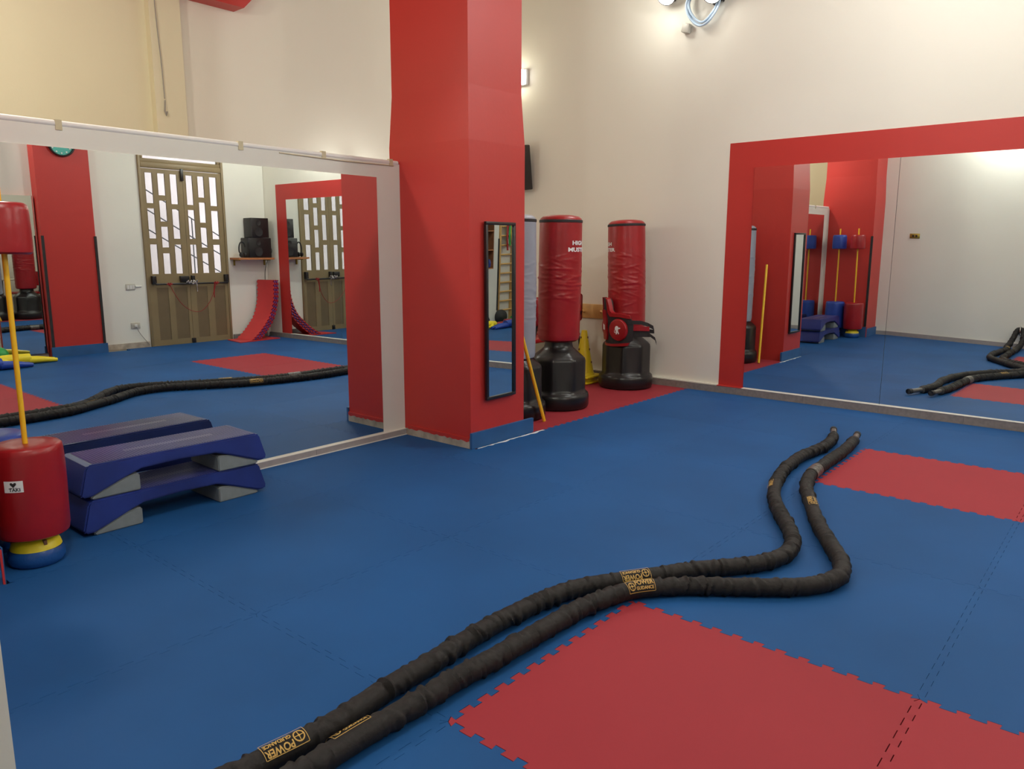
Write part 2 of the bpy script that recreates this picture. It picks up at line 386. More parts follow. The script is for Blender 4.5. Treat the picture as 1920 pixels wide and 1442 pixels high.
BL = {(-3, -1): 'blue foam mat under the red and blue kick stands', (-3, 0): 'blue foam mat under the stacked step platforms', (-3, 1): 'blue foam mat along the left mirror between the steps and the red column',
      (-2, -2): 'blue foam mat along the near wall below the kick stands', (-2, -1): 'blue foam mat in front of the kick stands', (-2, 0): 'blue foam mat in front of the stacked step platforms',
      (-2, 1): 'blue foam mat before the front face of the red column', (-2, 2): 'blue foam mat beside the column face with the framed mirror', (-2, 3): 'blue foam mat just right of the grey punching bag\'s red mat',
      (-2, 4): 'blue foam mat just right of the rear punching bag\'s red mat', (-2, 5): 'narrow blue foam mat at the wall between the punching bags and the painted red frame',
      (-1, -2): 'blue foam mat under the rope anchor at the near wall', (-1, -1): 'blue foam mat at the lower left with the rope across its right side', (-1, 0): 'blue foam mat left of the large red mat, crossed by both rope strands',
      (-1, 1): 'blue foam mat in the middle of the floor, left of the gold rope logos', (-1, 2): 'blue foam mat left of the rope bend in the middle of the room', (-1, 3): 'blue foam mat under the far rope ends, left of the smaller red mat',
      (-1, 4): 'blue foam mat in front of the left end of the long wall mirror', (-1, 5): 'narrow blue foam mat at the left foot of the long wall mirror',
      (0, -1): 'blue foam mat nearest the camera at the bottom edge, below the large red mat', (0, 1): 'blue foam mat under the outer rope bend, above the large red mat', (0, 2): 'blue foam mat inside the rope curve, below the smaller red mat',
      (0, 4): 'blue foam mat between the smaller red mat and the mirror skirting', (0, 5): 'narrow blue foam mat at the mirror foot beyond the smaller red mat',
      (1, 1): 'blue foam mat at the right edge, above the second red mat', (1, 2): 'blue foam mat at the right edge, below the farther red row'}
for ix in range(-3, 4):
    for iy in range(-2, 6):
        x0, x1, y0, y1 = ix, ix+1, iy, iy+1
        y1b = None
        if ix == 3: x1 = 3.735
        if iy == 5: y1 = yb(x0)-.045; y1b = yb(x1)-.045
        if ix == -3 and iy == 2: x0, y0 = -2.79, 2.852
        elif ix == -3 and iy < 2: x0 = XA+.001; y0 = max(y0, -.4995) if iy < 0 else y0
        if ix == -3 and iy < -1: continue
        if iy == -1 and ix == -3: y0 = -.4985
        if iy == -2 and ix < 0: y0 = -1.051
        if iy == -2 and ix == -3: continue
        if iy == -2 and ix == 0: x0 = .12
        if ix == -3 and iy in (0, 1): pass
        red = (ix in (0, 1) and iy in (0, 3)) or (ix == -3 and iy >= 3)
        if ix == -3 and iy == 2:
            lab = 'blue'; 
        if ix == -3 and iy < 0: x0 = XA+.001
        if red:
            if iy == 5: lab = 'narrow red foam mat cut along the right wall skirting behind the rear punching bag'
            else: lab = RL[(ix, iy)]
            jig(x0, x1, y0, y1, FRED, lab, 'red jigsaw floor mats', gap=.0015 if ix >= 0 else .0006)
        else:
            if ix == -3 and iy == 2:
                jig(-2.79, -2, 2.8525, 3, FRED, 'narrow red foam mat strip right behind the red column', 'red jigsaw floor mats'); continue
            if ix == -3:
                if iy == 2: continue
            if ix == 3 and iy == 2:
                jig(3, 3.589, 2, 3, FBLUE, 'blue foam mat at the foot of the column with the wall clock', 'blue jigsaw floor mats'); continue
            jig(x0, x1, y0, y1, FBLUE, BL.get((ix, iy), 'blue foam mat of the far half of the floor, seen only in the mirrors'), 'blue jigsaw floor mats', y1b=y1b)
jig(XA+.001, -2, 2, 2.232, FBLUE, 'narrow blue foam mat strip at the marble skirting of the red column', 'blue jigsaw floor mats')

# ---------------------------------------------------------------- mirrors
def wall_mirror(y_or_x, a0, a1, z0, z1, axis, label, rot=None, t=.004, m=MIRROR, grp='wall mirror panels'):
    g = G()
    if axis == 'y': g.box(a0-(a0+a1)/2, a1-(a0+a1)/2, -t, 0, z0, z1, m); loc = ((a0+a1)/2, y_or_x, 0)
    elif axis == 'x+': g.box(0, t, a0-(a0+a1)/2, a1-(a0+a1)/2, z0, z1, m); loc = (y_or_x, (a0+a1)/2, 0)
    else: g.box(-t, 0, a0-(a0+a1)/2, a1-(a0+a1)/2, z0, z1, m); loc = (y_or_x, (a0+a1)/2, 0)
    o = g.build('wall_mirror', label=label, cat='mirror', group=grp); o.location = loc
    if rot: o.rotation_euler = rot
    return o
px = [-1.449, -.262, .868, 2.03, 3.199]
ml = ['tall mirror panel at the left end of the long red-framed wall mirror', 'mirror panel right of the visible joint in the long red-framed wall mirror',
      'middle mirror panel of the long right wall mirror', 'mirror panel of the long right wall mirror nearest the brown door corner']
def bowed_panel(x0, x1, z0, z1, label, k, yaw=0, off=0, nx=24, nz=40):
    # glued mirror sheets are never quite flat: the sheet bows a few millimetres
    g = G(); cx = (x0+x1)/2; V = []
    for j in range(nz+1):
        z = z0+(z1-z0)*j/nz
        for i in range(nx+1):
            x = x0+(x1-x0)*i/nx
            d = .00275*(z-.6)**2-k*(x+.26)*(z-1.87)
            V.append((x-cx, -.010-d-off, z))
    m = len(V); V += [(v[0], 0, v[2]) for v in V]
    F = [(j*(nx+1)+i, j*(nx+1)+i+1, (j+1)*(nx+1)+i+1, (j+1)*(nx+1)+i) for j in range(nz) for i in range(nx)]
    g.add(V[:m], F, MIRROR, True); 
    bd = [i for i in range(nx+1)]+[j*(nx+1)+nx for j in range(1, nz+1)]+[nz*(nx+1)+i for i in range(nx-1, -1, -1)]+[j*(nx+1) for j in range(nz-1, 0, -1)]
    W = [V[i] for i in bd]+[(V[i][0], 0, V[i][2]) for i in bd]; nb = len(bd)
    g.add(W, [(i, nb+i, nb+(i+1) % nb, (i+1) % nb) for i in range(nb)]+[tuple(range(nb, 2*nb))], GREYR)
    o = g.build('wall_mirror', label=label, cat='mirror', group='wall mirror panels'); o.location = (cx, YB-.0015, 0)
    if x0 > XS-.01: o.location = MS @ Vector((cx, YB-.0015, 0)); yaw += SL
    o.rotation_euler = (0, 0, yaw); return o
bowed_panel(px[0]+.0015, px[1]-.0015, .069, 2.049, ml[0], 0)
bowed_panel(px[1]+.0015, px[2]-.0015, .069, 2.049, ml[1], .0053)
bowed_panel(px[2]+.0015, px[3]-.0015, .069, 2.049, ml[2], 0, radians(0), 0)
bowed_panel(px[3]+.0015, px[4]-.0015, .069, 2.049, ml[3], 0)
wall_mirror(XA, -.30, 2.037, .047, 1.806, 'x+', 'wide mirror on the white partition left of the red column', grp=None)
# mirror standing on the back wall left of the clock column
wall_mirror(3.70, 1.56, 2.045, .05, 1.955, 'x-', 'tall mirror on the back wall beside the clock column', grp=None)
g = G().box(3.705, 3.759, 1.56, 2.045, .05, 1.955, RED); g.build('mirror_backing', label='red painted board behind the tall mirror on the back wall', cat='board')

# framed mirror on the column
t = empty('framed_mirror', (-2.029, 2.530, .9135), label='narrow black-framed mirror hanging on the red column', cat='mirror')
g = G(); hw, hh, fw = .158, .598, .021
for a0, a1, z0, z1 in ((-hw, hw, -hh, -hh+fw), (-hw, hw, hh-fw, hh), (-hw, -hw+fw, -hh+fw, hh-fw), (hw-fw, hw, -hh+fw, hh-fw)):
    g.rbox(0, .022, a0, a1, z0, z1, .003, BLACKF)
g.build('frame', t)
G().box(.001, .010, -hw+fw, hw-fw, -hh+fw, hh-fw, MIRROR).build('mirror_glass', t)
t.location.x += .006; t.rotation_euler = (0, radians(-.2), radians(2.0))

# ---------------------------------------------------------------- battle rope
R = .034
v1 = [(-0.297, 4.274), (-0.216, 4.006), (-0.184, 3.725), (-0.21, 3.353), (-0.172, 2.968), (-0.073, 2.586), (0.058, 2.298), (0.197, 2.072), (0.288, 1.888), (0.308, 1.742), (0.277, 1.61), (0.2, 1.484), (0.083, 1.335), (-0.043, 1.125), (-0.163, 0.926), (-0.208, 0.778), (-0.226, 0.609), (-0.233, 0.471), (-0.229, 0.305), (-0.215, 0.121), (-0.213, -0.013), (-0.2, -0.145), (-.190, -.263), (-.192, -.364), (-.200, -.455), (-.205, -.53)]
v2 = [(-0.119, 4.234), (-0.08, 4.005), (-0.046, 3.665), (-0.037, 3.279), (-0.02, 2.999), (0.044, 2.748), (0.156, 2.491), (0.294, 2.202), (0.411, 1.994), (0.505, 1.84), (0.554, 1.704), (0.554, 1.617), (0.514, 1.519), (0.442, 1.432), (0.316, 1.324), (0.153, 1.197), (0.012, 1.041), (-0.039, 0.923), (-0.071, 0.758), (-0.077, 0.605), (-0.08, 0.433), (-0.083, 0.276), (-0.092, 0.139), (-0.089, 0.002), (-0.091, -0.119), (-0.093, -0.23), (-.092, -.30), (-.089, -.387), (-.092, -.45)]
def vv(v): return [(x, y, R+.003) for x, y in v]
path = vv(v1)+[(-.235, -.66, R+.006), (-.215, -.80, .08), (-.19, -.91, .16), (-.165, -.995, .245), (-.125, -1.006, .262), (-.09, -.985, .24), (-.075, -.90, .15), (-.085, -.79, .075), (-.10, -.66, R+.006), (-.107, -.53, R+.003)]+vv(v2)[::-1]
rp = smooth_path(path, .0062)
n = 22; vs = []; fs = []; nrm = Vector((0, 0, 1)); random.seed(21)
# random fold table along the sleeve
L = len(rp)
folds = []
s = 0
while s < L*.0062:
    folds.append((s, .005+.008*random.random(), random.uniform(-1.0, 1.0), random.uniform(0, 2*pi), random.uniform(.006, .012)))
    s += random.uniform(.010, .042)
import bisect
fk = [f[0] for f in folds]
SMOOTHZ = []
def rope_r(s, a, tight):
    i = bisect.bisect(fk, s); d = 0
    for f in folds[max(0, i-5):i+5]:
        c = f[0]+f[2]*.03*sin(a+f[3]); u = (s-c)/f[4]
        amp = f[1]*(.55+.45*sin(a*1+f[3]))
        if abs(u) < 3: d += amp*.55*math.exp(-u*u) - amp*.55*math.exp(-((u-1.3)**2)*2.2)
    return d*tight
frames = []
for i, p in enumerate(rp):
    tdir = (rp[min(i+1, L-1)]-rp[max(i-1, 0)]).normalized()
    nrm = (nrm-tdir*nrm.dot(tdir)); nrm = nrm.normalized() if nrm.length > .2 else tdir.orthogonal().normalized()
    frames.append((p, tdir, nrm.copy(), tdir.cross(nrm)))
def smoothz(i):
    s = i*.0062; k = 1
    for c in SMOOTHZ:
        if abs(s-c) < .085: k = .12
    return k
# stretches where the printed logos lie flat
def nearest(x, y, lo, hi): return min(range(lo, hi), key=lambda i: (rp[i]-Vector((x, y, R))).length)
half = L//2
logos = []
for (x, y, part) in ((-.196, -.41, 0), (-.09, -.262, 1), (-.041, 1.085, 0), (.021, 1.015, 1), (-.085, 2.607, 0), (.175, 2.43, 1)):
    i = nearest(x, y, 0, half) if part == 0 else nearest(x, y, half, L)
    logos.append((i, part)); SMOOTHZ.append(i*.0062)
h1, h2 = 34, L-34
for i, (p, td, n1, b1) in enumerate(frames):
    sk = smoothz(i)
    for k in range(n):
        a = 2*pi*k/n
        r = R+rope_r(i*.0062, a, sk)
        endk = 1.0
        if i < h1 or i > h2: r = R*.62
        q = p+(n1*cos(a)+b1*sin(a))*r
        if q.z < .0005: q.z = .0005
        vs.append(tuple(q))
def seg(i0, i1, m, name, par, cap=True, **kw):
    V = vs[i0*n:(i1+1)*n]; F = []
    for j in range(i1-i0):
        for k in range(n): F.append((j*n+k, j*n+(k+1) % n, (j+1)*n+(k+1) % n, (j+1)*n+k))
    if cap: F.append(tuple(range(n-1, -1, -1))); F.append(tuple((i1-i0)*n+k for k in range(n)))
    return G().add(V, F, m, True).build(name, par, **kw)
rope = empty('battle_rope', (0, 0, 0), label='long black sleeved battle rope snaking double across the mats', cat='battle rope')
seg(h1, h2, SLEEVE, 'rope_sleeve', rope)
seg(0, h1, TAPE, 'handle', rope, label='grey taped rope end'); seg(h2, L-1, TAPE, 'handle', rope, label='grey taped rope end')
# black rubber caps at the two ends
for i0, i1 in ((0, 7), (L-8, L-1)):
    V = []
    for i in range(i0, i1+1):
        p, td, n1, b1 = frames[i]
        for k in range(n):
            a = 2*pi*k/n; q = p+(n1*cos(a)+b1*sin(a))*R*.72; q.z = max(q.z, .001); V.append(tuple(q))
    F = [(j*n+k, j*n+(k+1) % n, (j+1)*n+(k+1) % n, (j+1)*n+k) for j in range(i1-i0) for k in range(n)]
    F += [tuple(range(n-1, -1, -1)), tuple((i1-i0)*n+k for k in range(n))]
    G().add(V, F, BLACKM, True).build('end_cap', rope)
# grey worn tape on the second strand
i = nearest(-.035, 3.08, half, L)
V = []
for j in range(i-11, i+12):
    p, td, n1, b1 = frames[j]
    for k in range(n):
        a = 2*pi*k/n; q = p+(n1*cos(a)+b1*sin(a))*(R+.0045+.001*sin(j*1.1)); q.z = max(q.z, .0012); V.append(tuple(q))
F = [(j*n+k, j*n+(k+1) % n, (j+1)*n+(k+1) % n, (j+1)*n+k) for j in range(22) for k in range(n)]
G().add(V, F, TAPE, True).build('tape_wrap', rope, label='grey worn tape wrapped round the rope')
# gold printed logos: ringed wheel, POWER / GUIDANCE
def rope_logo(i, a0, flip, su=1):
    g = G(); s0 = i
    def fn(u, v):
        u *= .74; v *= .80
        jf = s0+(u*flip)/.0062; j = int(math.floor(jf)); fr = jf-j; j = max(1, min(L-3, j))
        def pt(jj):
            p, td, n1, b1 = frames[jj]; w_ = up_angle(jj)+a0+flip*v/(R+.003)
            return p+(Vector((0, 0, 1))*cos(w_)+side_(jj)*sin(w_))*(R+.0055)
        q = pt(j).lerp(pt(j+1), fr); q.z = max(q.z, .002); return tuple(q)
    def up_angle(jj): return 0
    def side_(jj):
        td = frames[jj][1]; return Vector((0, 0, 1)).cross(td).normalized()
    text_on(g, 'POWER', .034, GOLD, fn, .0009, dx=.022, dy=.0135, sx=.92)
    text_on(g, 'GUIDANCE', .021, GOLD, fn, .0006, dx=.022, dy=-.0135, sx=.98)
    def ring(cx, cy, r0, r1, nn=22):
        for k in range(nn):
            a, b_ = 2*pi*k/nn, 2*pi*(k+1)/nn
            g.add([fn(cx+r0*cos(a), cy+r0*sin(a)), fn(cx+r1*cos(a), cy+r1*sin(a)), fn(cx+r1*cos(b_), cy+r1*sin(b_)), fn(cx+r0*cos(b_), cy+r0*sin(b_))], [(0, 1, 2, 3)], GOLD)
    ring(-.056, 0, .0165, .021); ring(-.056, 0, .0, .0045, 10)
    for a in (0, pi/2, pi, 1.5*pi):
        d = Vector((cos(a), sin(a))); e_ = Vector((-sin(a), cos(a)))*.0014
        g.add([fn(-.056+d.x*.004+e_.x, d.y*.004+e_.y), fn(-.056+d.x*.017+e_.x, d.y*.017+e_.y), fn(-.056+d.x*.017-e_.x, d.y*.017-e_.y), fn(-.056+d.x*.004-e_.x, d.y*.004-e_.y)], [(0, 1, 2, 3)], GOLD)
    def line(x0_, y0_, x1_, y1_, w_=.0012, nn=16):
        for k in range(nn):
            xa, ya = x0_+(x1_-x0_)*k/nn, y0_+(y1_-y0_)*k/nn; xb, yb = x0_+(x1_-x0_)*(k+1)/nn, y0_+(y1_-y0_)*(k+1)/nn
            dx, dy = (w_, 0) if abs(x1_-x0_) < 1e-6 else (0, w_)
            g.add([fn(xa-dx, ya-dy), fn(xb-dx, yb-dy), fn(xb+dx, yb+dy), fn(xa+dx, ya+dy)], [(0, 1, 2, 3)], GOLD)
    line(-.082, .030, .080, .030); line(-.082, -.030, .080, -.030); line(-.083, -.030, -.083, .030, nn=6); line(.082, -.030, .082, .030, nn=6)
    g.build('rope_logo', rope, label='gold printed emblem and lettering')
LOGO = [(0, .38, 1), (1, .62, 1), (2, .62, 1), (3, -.72, 1), (4, -.95, 1), (5, -.1, 1)]
for idx, a0, fl in LOGO: rope_logo(logos[idx][0], a0, fl)
# anchor on the near wall
t = empty('rope_anchor', (-.125, -1.051, .23), label='black wall anchor strap holding the middle of the rope', cat='anchor')
G().box(-.03, .03, -.019, -.008, -.04, .06, BLACKM).build('anchor_plate', t)
G().tube([(0, -.008, .03), (0, .03, .075), (0, .06, .085), (0, .088, .05), (0, .09, .0), (0, .06, -.028), (0, .02, -.03), (0, -.008, -.02)], .006, CHROME, 8).build('ring', t)

# ---------------------------------------------------------------- step platforms
def make_step(label):
    t = empty('aerobic_step', (-2.43, .36, 0), label=label, cat='step platform', group='stacked blue step platforms')
    lx, ly, h = .168, .476, .168
    prof = [(-ly, .030), (-ly+.012, .018), (-ly+.05, .018), (-.26, .082), (-.19, .106), (0, .112), (.19, .106), (.26, .082), (ly-.05, .018), (ly-.012, .018), (ly, .030), (ly-.034, h-.012), (ly-.049, h), (-ly+.049, h), (-ly+.034, h-.012)]
    g = G(); m = len(prof)
    xs = [(-lx, 0), (-lx, 1), (lx, 1), (lx, 0)]
    bm = bmesh.new()
    def vrow(x, tap): return [bm.verts.new((x*(1-.055*max(0, (z-.03)/h)), y, z)) for y, z in prof]
    A = vrow(-lx, 1); Bv = vrow(lx, 1)
    bm.faces.new(A); bm.faces.new(Bv[::-1])
    for i in range(m): bm.faces.new((A[i], A[(i+1) % m], Bv[(i+1) % m], Bv[i]))
    bmesh.ops.recalc_face_normals(bm, faces=bm.faces)
    bmesh.ops.bevel(bm, geom=[e_ for e_ in bm.edges if len(e_.link_faces) == 2 and e_.calc_face_angle(0) > .5], offset=.008, segments=2, affect='EDGES')
    G().bm(bm, STEPB).build('platform', t)
    # anti-slip top with raised dots
    g = G(); g.box(-.142, .142, -.404, .404, h-.002, h+.0015, STEPT)
    r_ = .0032
    for a in range(21):
        for c in range(58):
            x = -.135+.27*a/20; y = -.397+.794*c/57
            if abs(x) < .022 and -.21 < y < .25: continue
            z = h+.0012
            g.add([(x-r_, y-r_*1.3, z), (x+r_, y-r_*1.3, z), (x+r_, y+r_*1.3, z), (x-r_, y+r_*1.3, z), (x, y, z+.0028)], [(0, 1, 4), (1, 2, 4), (2, 3, 4), (3, 0, 4)], STEPT)
    g.build('tread', t, label='dotted anti-slip top with a raised wavy word')
    g = G(); vs_, fs_ = text_geo('STEP', .052, .002)
    g.add([(-y_, x_*1.9+.02, h+.004) for x_, y_ in [(a_, b_) for a_, b_ in vs_]], fs_, STEPT)
    for s_ in (-1, 1):
        q = G(); pr = [(s_*.20, .001), (s_*(ly-.055), .001), (s_*(ly-.045), .010), (s_*(ly-.06), .022), (s_*.265, .078), (s_*.215, .086), (s_*.20, .080)]
        bm = bmesh.new(); a = [bm.verts.new((-.158, y_, z_)) for y_, z_ in pr]; b_ = [bm.verts.new((.158, y_, z_)) for y_, z_ in pr]
        bm.faces.new(a); bm.faces.new(b_[::-1])
        for i in range(len(pr)): bm.faces.new((a[i], a[(i+1) % len(pr)], b_[(i+1) % len(pr)], b_[i]))
        bmesh.ops.recalc_face_normals(bm, faces=bm.faces)
        bmesh.ops.bevel(bm, geom=bm.edges[:], offset=.005, segments=2, affect='EDGES')
        q.bm(bm, GREYR).build('riser', t, label='grey plastic riser wedge')
    return t
s1 = make_step('lower blue step platform with grey risers, resting on the mats')
s2 = dup(s1, (-2.430, .368, .1700), radians(-1.5), 'upper blue step platform of the stack before the left mirror')

# ---------------------------------------------------------------- kick target stands
def make_stand(x, y, m, word, label, rz=0, tilt=(0, 0)):
    t = empty('kick_target_stand', (x, y, 0), rz, label=label, cat='kick stand', group='padded kick target stands')
    t.rotation_euler = (tilt[0], tilt[1], rz)
    G().lathe([(.095, .001), (.106, .012), (.110, .03), (.108, .052), (.102, .068), (.09, .072)], FBLUEG, 40).build('base_ring', t, label='blue tape-wrapped base ring')
    g = G().lathe([(.098, .068), (.092, .090), (.074, .112), (.045, .127), (.03, .130)], YELV, 40)
    for k in range(3):
        a = k*2.1+.1; g.box(.045, .092, -.006, .006, .092, .112, BROWNW, M=Matrix.Rotation(a, 4, 'Z'))
    g.build('dome', t, label='yellow plastic dome')
    G().tube([(0, 0, .125), (0, 0, 1.0), (0, 0, 1.60)], .0105, YEL, 16).build('pole', t, label='yellow pole')
    def wob(a, z): return 1+.006*sin(3*a+z*9)+.004*sin(7*a-z*17)
    G().lathe([(.04, .128), (.122, .128), (.133, .136), (.137, .16), (.138, .25), (.139, .33), (.138, .42), (.136, .49), (.133, .512), (.122, .522), (.07, .524), (.011, .521)], m, 56, rf=wob).build('lower_pad', t)
    G().lathe([(.011, 1.306), (.092, 1.306), (.102, 1.314), (.104, 1.34), (.103, 1.41), (.101, 1.48), (.096, 1.502), (.086, 1.510), (.011, 1.509)], m, 48, rf=wob).build('upper_pad', t)
    return t
FBLUEG = mat('blue_glossy_tape', (.012, .07, .26), .22, bump=(25, .4, .01))
ks = make_stand(-2.155, -.345, REDV, 'TAKI', 'red padded kick stand with a yellow pole beside the step platforms', tilt=(radians(-.3), radians(-.5)))
g = G()
def on_cyl(cx, a0, z0, r):
    def fn(u, v): a = a0+u/r; return (r*cos(a), r*sin(a), z0+v)
    return fn
fn = on_cyl(0, -.70, .372, .1405)
g.add([fn(u, v) for v in (-.024, .024) for u in [-.036+.072*i/8 for i in range(9)]], [(i, i+1, i+10, i+9) for i in range(8)], WHITEP)
g.build('label_patch', ks, label='white square sticker with a dark emblem and word')
g = G(); fn = on_cyl(0, -.70, .372, .1412); text_on(g, 'TAKI', .019, BLACKM, fn, .0006, dx=.004, dy=-.013, sx=1.05)
fh = [(0, -.003), (.012, .010), (.011, .017), (.005, .018), (0, .013), (-.005, .018), (-.011, .017), (-.012, .010)]
g.add([fn(*q) for q in fh], [tuple(range(8))], BLACKM)
g.add([fn(*q) for q in ((-.014, -.004), (.014, -.004), (.014, -.0055), (-.014, -.0055))], [(0, 1, 2, 3)], BLACKM)
g.build('label_print', ks)
make_stand(-2.455, -.392, BLUEV, '', 'blue padded kick stand with a yellow pole, behind the red one')

# ---------------------------------------------------------------- free standing punching bags
def bag_base(t):
    def octo(a, z):
        k = (a+.35) % (pi/4)-pi/8
        return 1/cos(k)*.985 if .135 < z < .46 else 1
    prof = [(.235, .001), (.256, .010), (.264, .03), (.264, .10), (.258, .125), (.246, .136)]
    G().lathe(prof, BLACKP, 64).build('base_ring', t)
    n_ = 64; g = G(); pr = [(.246, .134), (.232, .150), (.228, .17), (.228, .405), (.222, .428), (.200, .450), (.15, .492), (.125, .515), (.118, .54), (.115, .60)]
    def rf(a, z):
        k = (a+.35) % (pi/4)-pi/8; w_ = max(0, min(1, (z-.14)/.02))*max(0, min(1, (.49-z)/.03)); return 1+w_*(1/cos(k)*.965-1)
    g.lathe(pr, BLACKP, n_, rf=rf)
    for k in range(8):
        a = k*pi/4-.35+pi/8; Mx = Matrix.Rotation(a, 4, 'Z')
        g.box(.209, .216, -.022, .022, .352, .357, BLACKM, M=Mx); g.box(.209, .216, -.022, .022, .18, .185, BLACKM, M=Mx)
    g.build('water_tank', t)
def make_bag(x, y, m, label, rz, r=.176, z0=.565, z1=1.555, tilt=(0, 0), seed=1, text=None):
    t = empty('standing_punching_bag', (x, y, 0), 0, label=label, cat='punching bag', group='free-standing punching bags')
    bag_base(t)
    rnd = random.Random(seed); wr = [(rnd.gauss(z0+.52, .17), rnd.uniform(0, 2*pi), rnd.uniform(.25, .8), rnd.uniform(.0012, .0034), rnd.uniform(-.09, .05)) for _ in range(120)]
    wr = [q for q in wr if z0+.06 < q[0] < z1-.27]
    def rad(a, z, r):
        d = 0
        for wz, wa, ww, am, sl in wr:
            da = (a-wa+pi) % (2*pi)-pi
            if abs(da) < ww:
                u = (z-wz-sl*da)/.008
                if abs(u) < 3: d += am*math.exp(-u*u)*cos(da/ww*pi/2)
        return (r+d)
    n_ = 96; rows = 130; vs_ = []; fs_ = []
    prof = [(r*.55, z0), (r*.85, z0+.004), (r*.97, z0+.02), (r*1.0, z0+.05)]+[(r*(1.0+.02*sin(pi*i/rows)), z0+.05+(z1-z0-.05)*i/rows) for i in range(1, rows+1)]
    for rr, z in prof:
        for k in range(n_):
            a = 2*pi*k/n_; q = rad(a, z, rr) if z > z0+.05 else rr; vs_.append((q*cos(a), q*sin(a), z))
    for j in range(len(prof)-1):
        for k in range(n_): fs_.append((j*n_+k, j*n_+(k+1) % n_, (j+1)*n_+(k+1) % n_, (j+1)*n_+k))
    fs_.append(tuple(range(n_-1, -1, -1)))
    T = Matrix.Translation((0, 0, z0)) @ Matrix.Rotation(tilt[0], 4, 'X') @ Matrix.Rotation(tilt[1], 4, 'Y') @ Matrix.Translation((0, 0, -z0))
    G().add(vs_, fs_, m, True, T).build('cover', t)
    G().lathe([(r*1.0, z1-.012), (r*1.025, z1-.008), (r*1.025, z1+.008), (r*1.0, z1+.012)], BLACKM, n_, T, cap=False).build('black_piping', t)
    G().lathe([(r*.99, z1+.002), (r*.965, z1+.022), (r*.83, z1+.040), (r*.5, z1+.05), (r*.05, z1+.052)], m, n_, T, rf=lambda a, z: 1+.01*sin(5*a)).build('top_cap', t)
    if text:
        a0 = text
        g = G(); fn = lambda u, v: tuple(T @ Vector(((r+.0045)*cos(a0+u/r), (r+.0045)*sin(a0+u/r), 1.36+v)))
        text_on(g, 'HIGH', .045, WHITEP, fn, .0018, dy=.024, sx=1.35); text_on(g, 'MUSTER', .045, WHITEP, fn, .0018, dy=-.030, sx=1.35)
        g.build('print', t, label='white capital lettering')
        g = G(); a1 = a0-1.35 if seed == 3 else a0+2.6; q = lambda u, v: tuple(T @ Vector(((r+.006)*cos(a1+u/r), (r+.006)*sin(a1+u/r), 1.44+v)))
        g.add([q(-.012, -.024), q(.012, -.024), q(.012, .024), q(-.012, .024)], [(0, 1, 2, 3)], BLACKM); g.add([q(-.004, -.012), q(.006, -.012), q(.006, .012), q(-.004, .012)], [(0, 1, 2, 3)], BRASS)
        g.build('zip_tag', t, label='small black and gold tag')
    return t
camxy = Vector((1.411, -1.384))
def face_a(x, y, off): return atan2(camxy.y-y, camxy.x-x)+off
make_bag(-2.473, 3.211, GREYV, 'grey punching bag half hidden behind the red column', 0, seed=2, r=.176, z1=1.55, z0=.47)
make_bag(-2.447, 3.778, REDV, 'red punching bag standing between the grey bag and the rear red one', 0, seed=1, text=face_a(-2.447, 3.778, .98), tilt=(0, radians(.5)), z1=1.56)
make_bag(-2.524, 4.99, REDV, 'red punching bag at the back with a body shield on its base', 0, seed=3, text=face_a(-2.524, 4.99, -1.30), tilt=(radians(0), radians(-2.0)), z1=1.56)

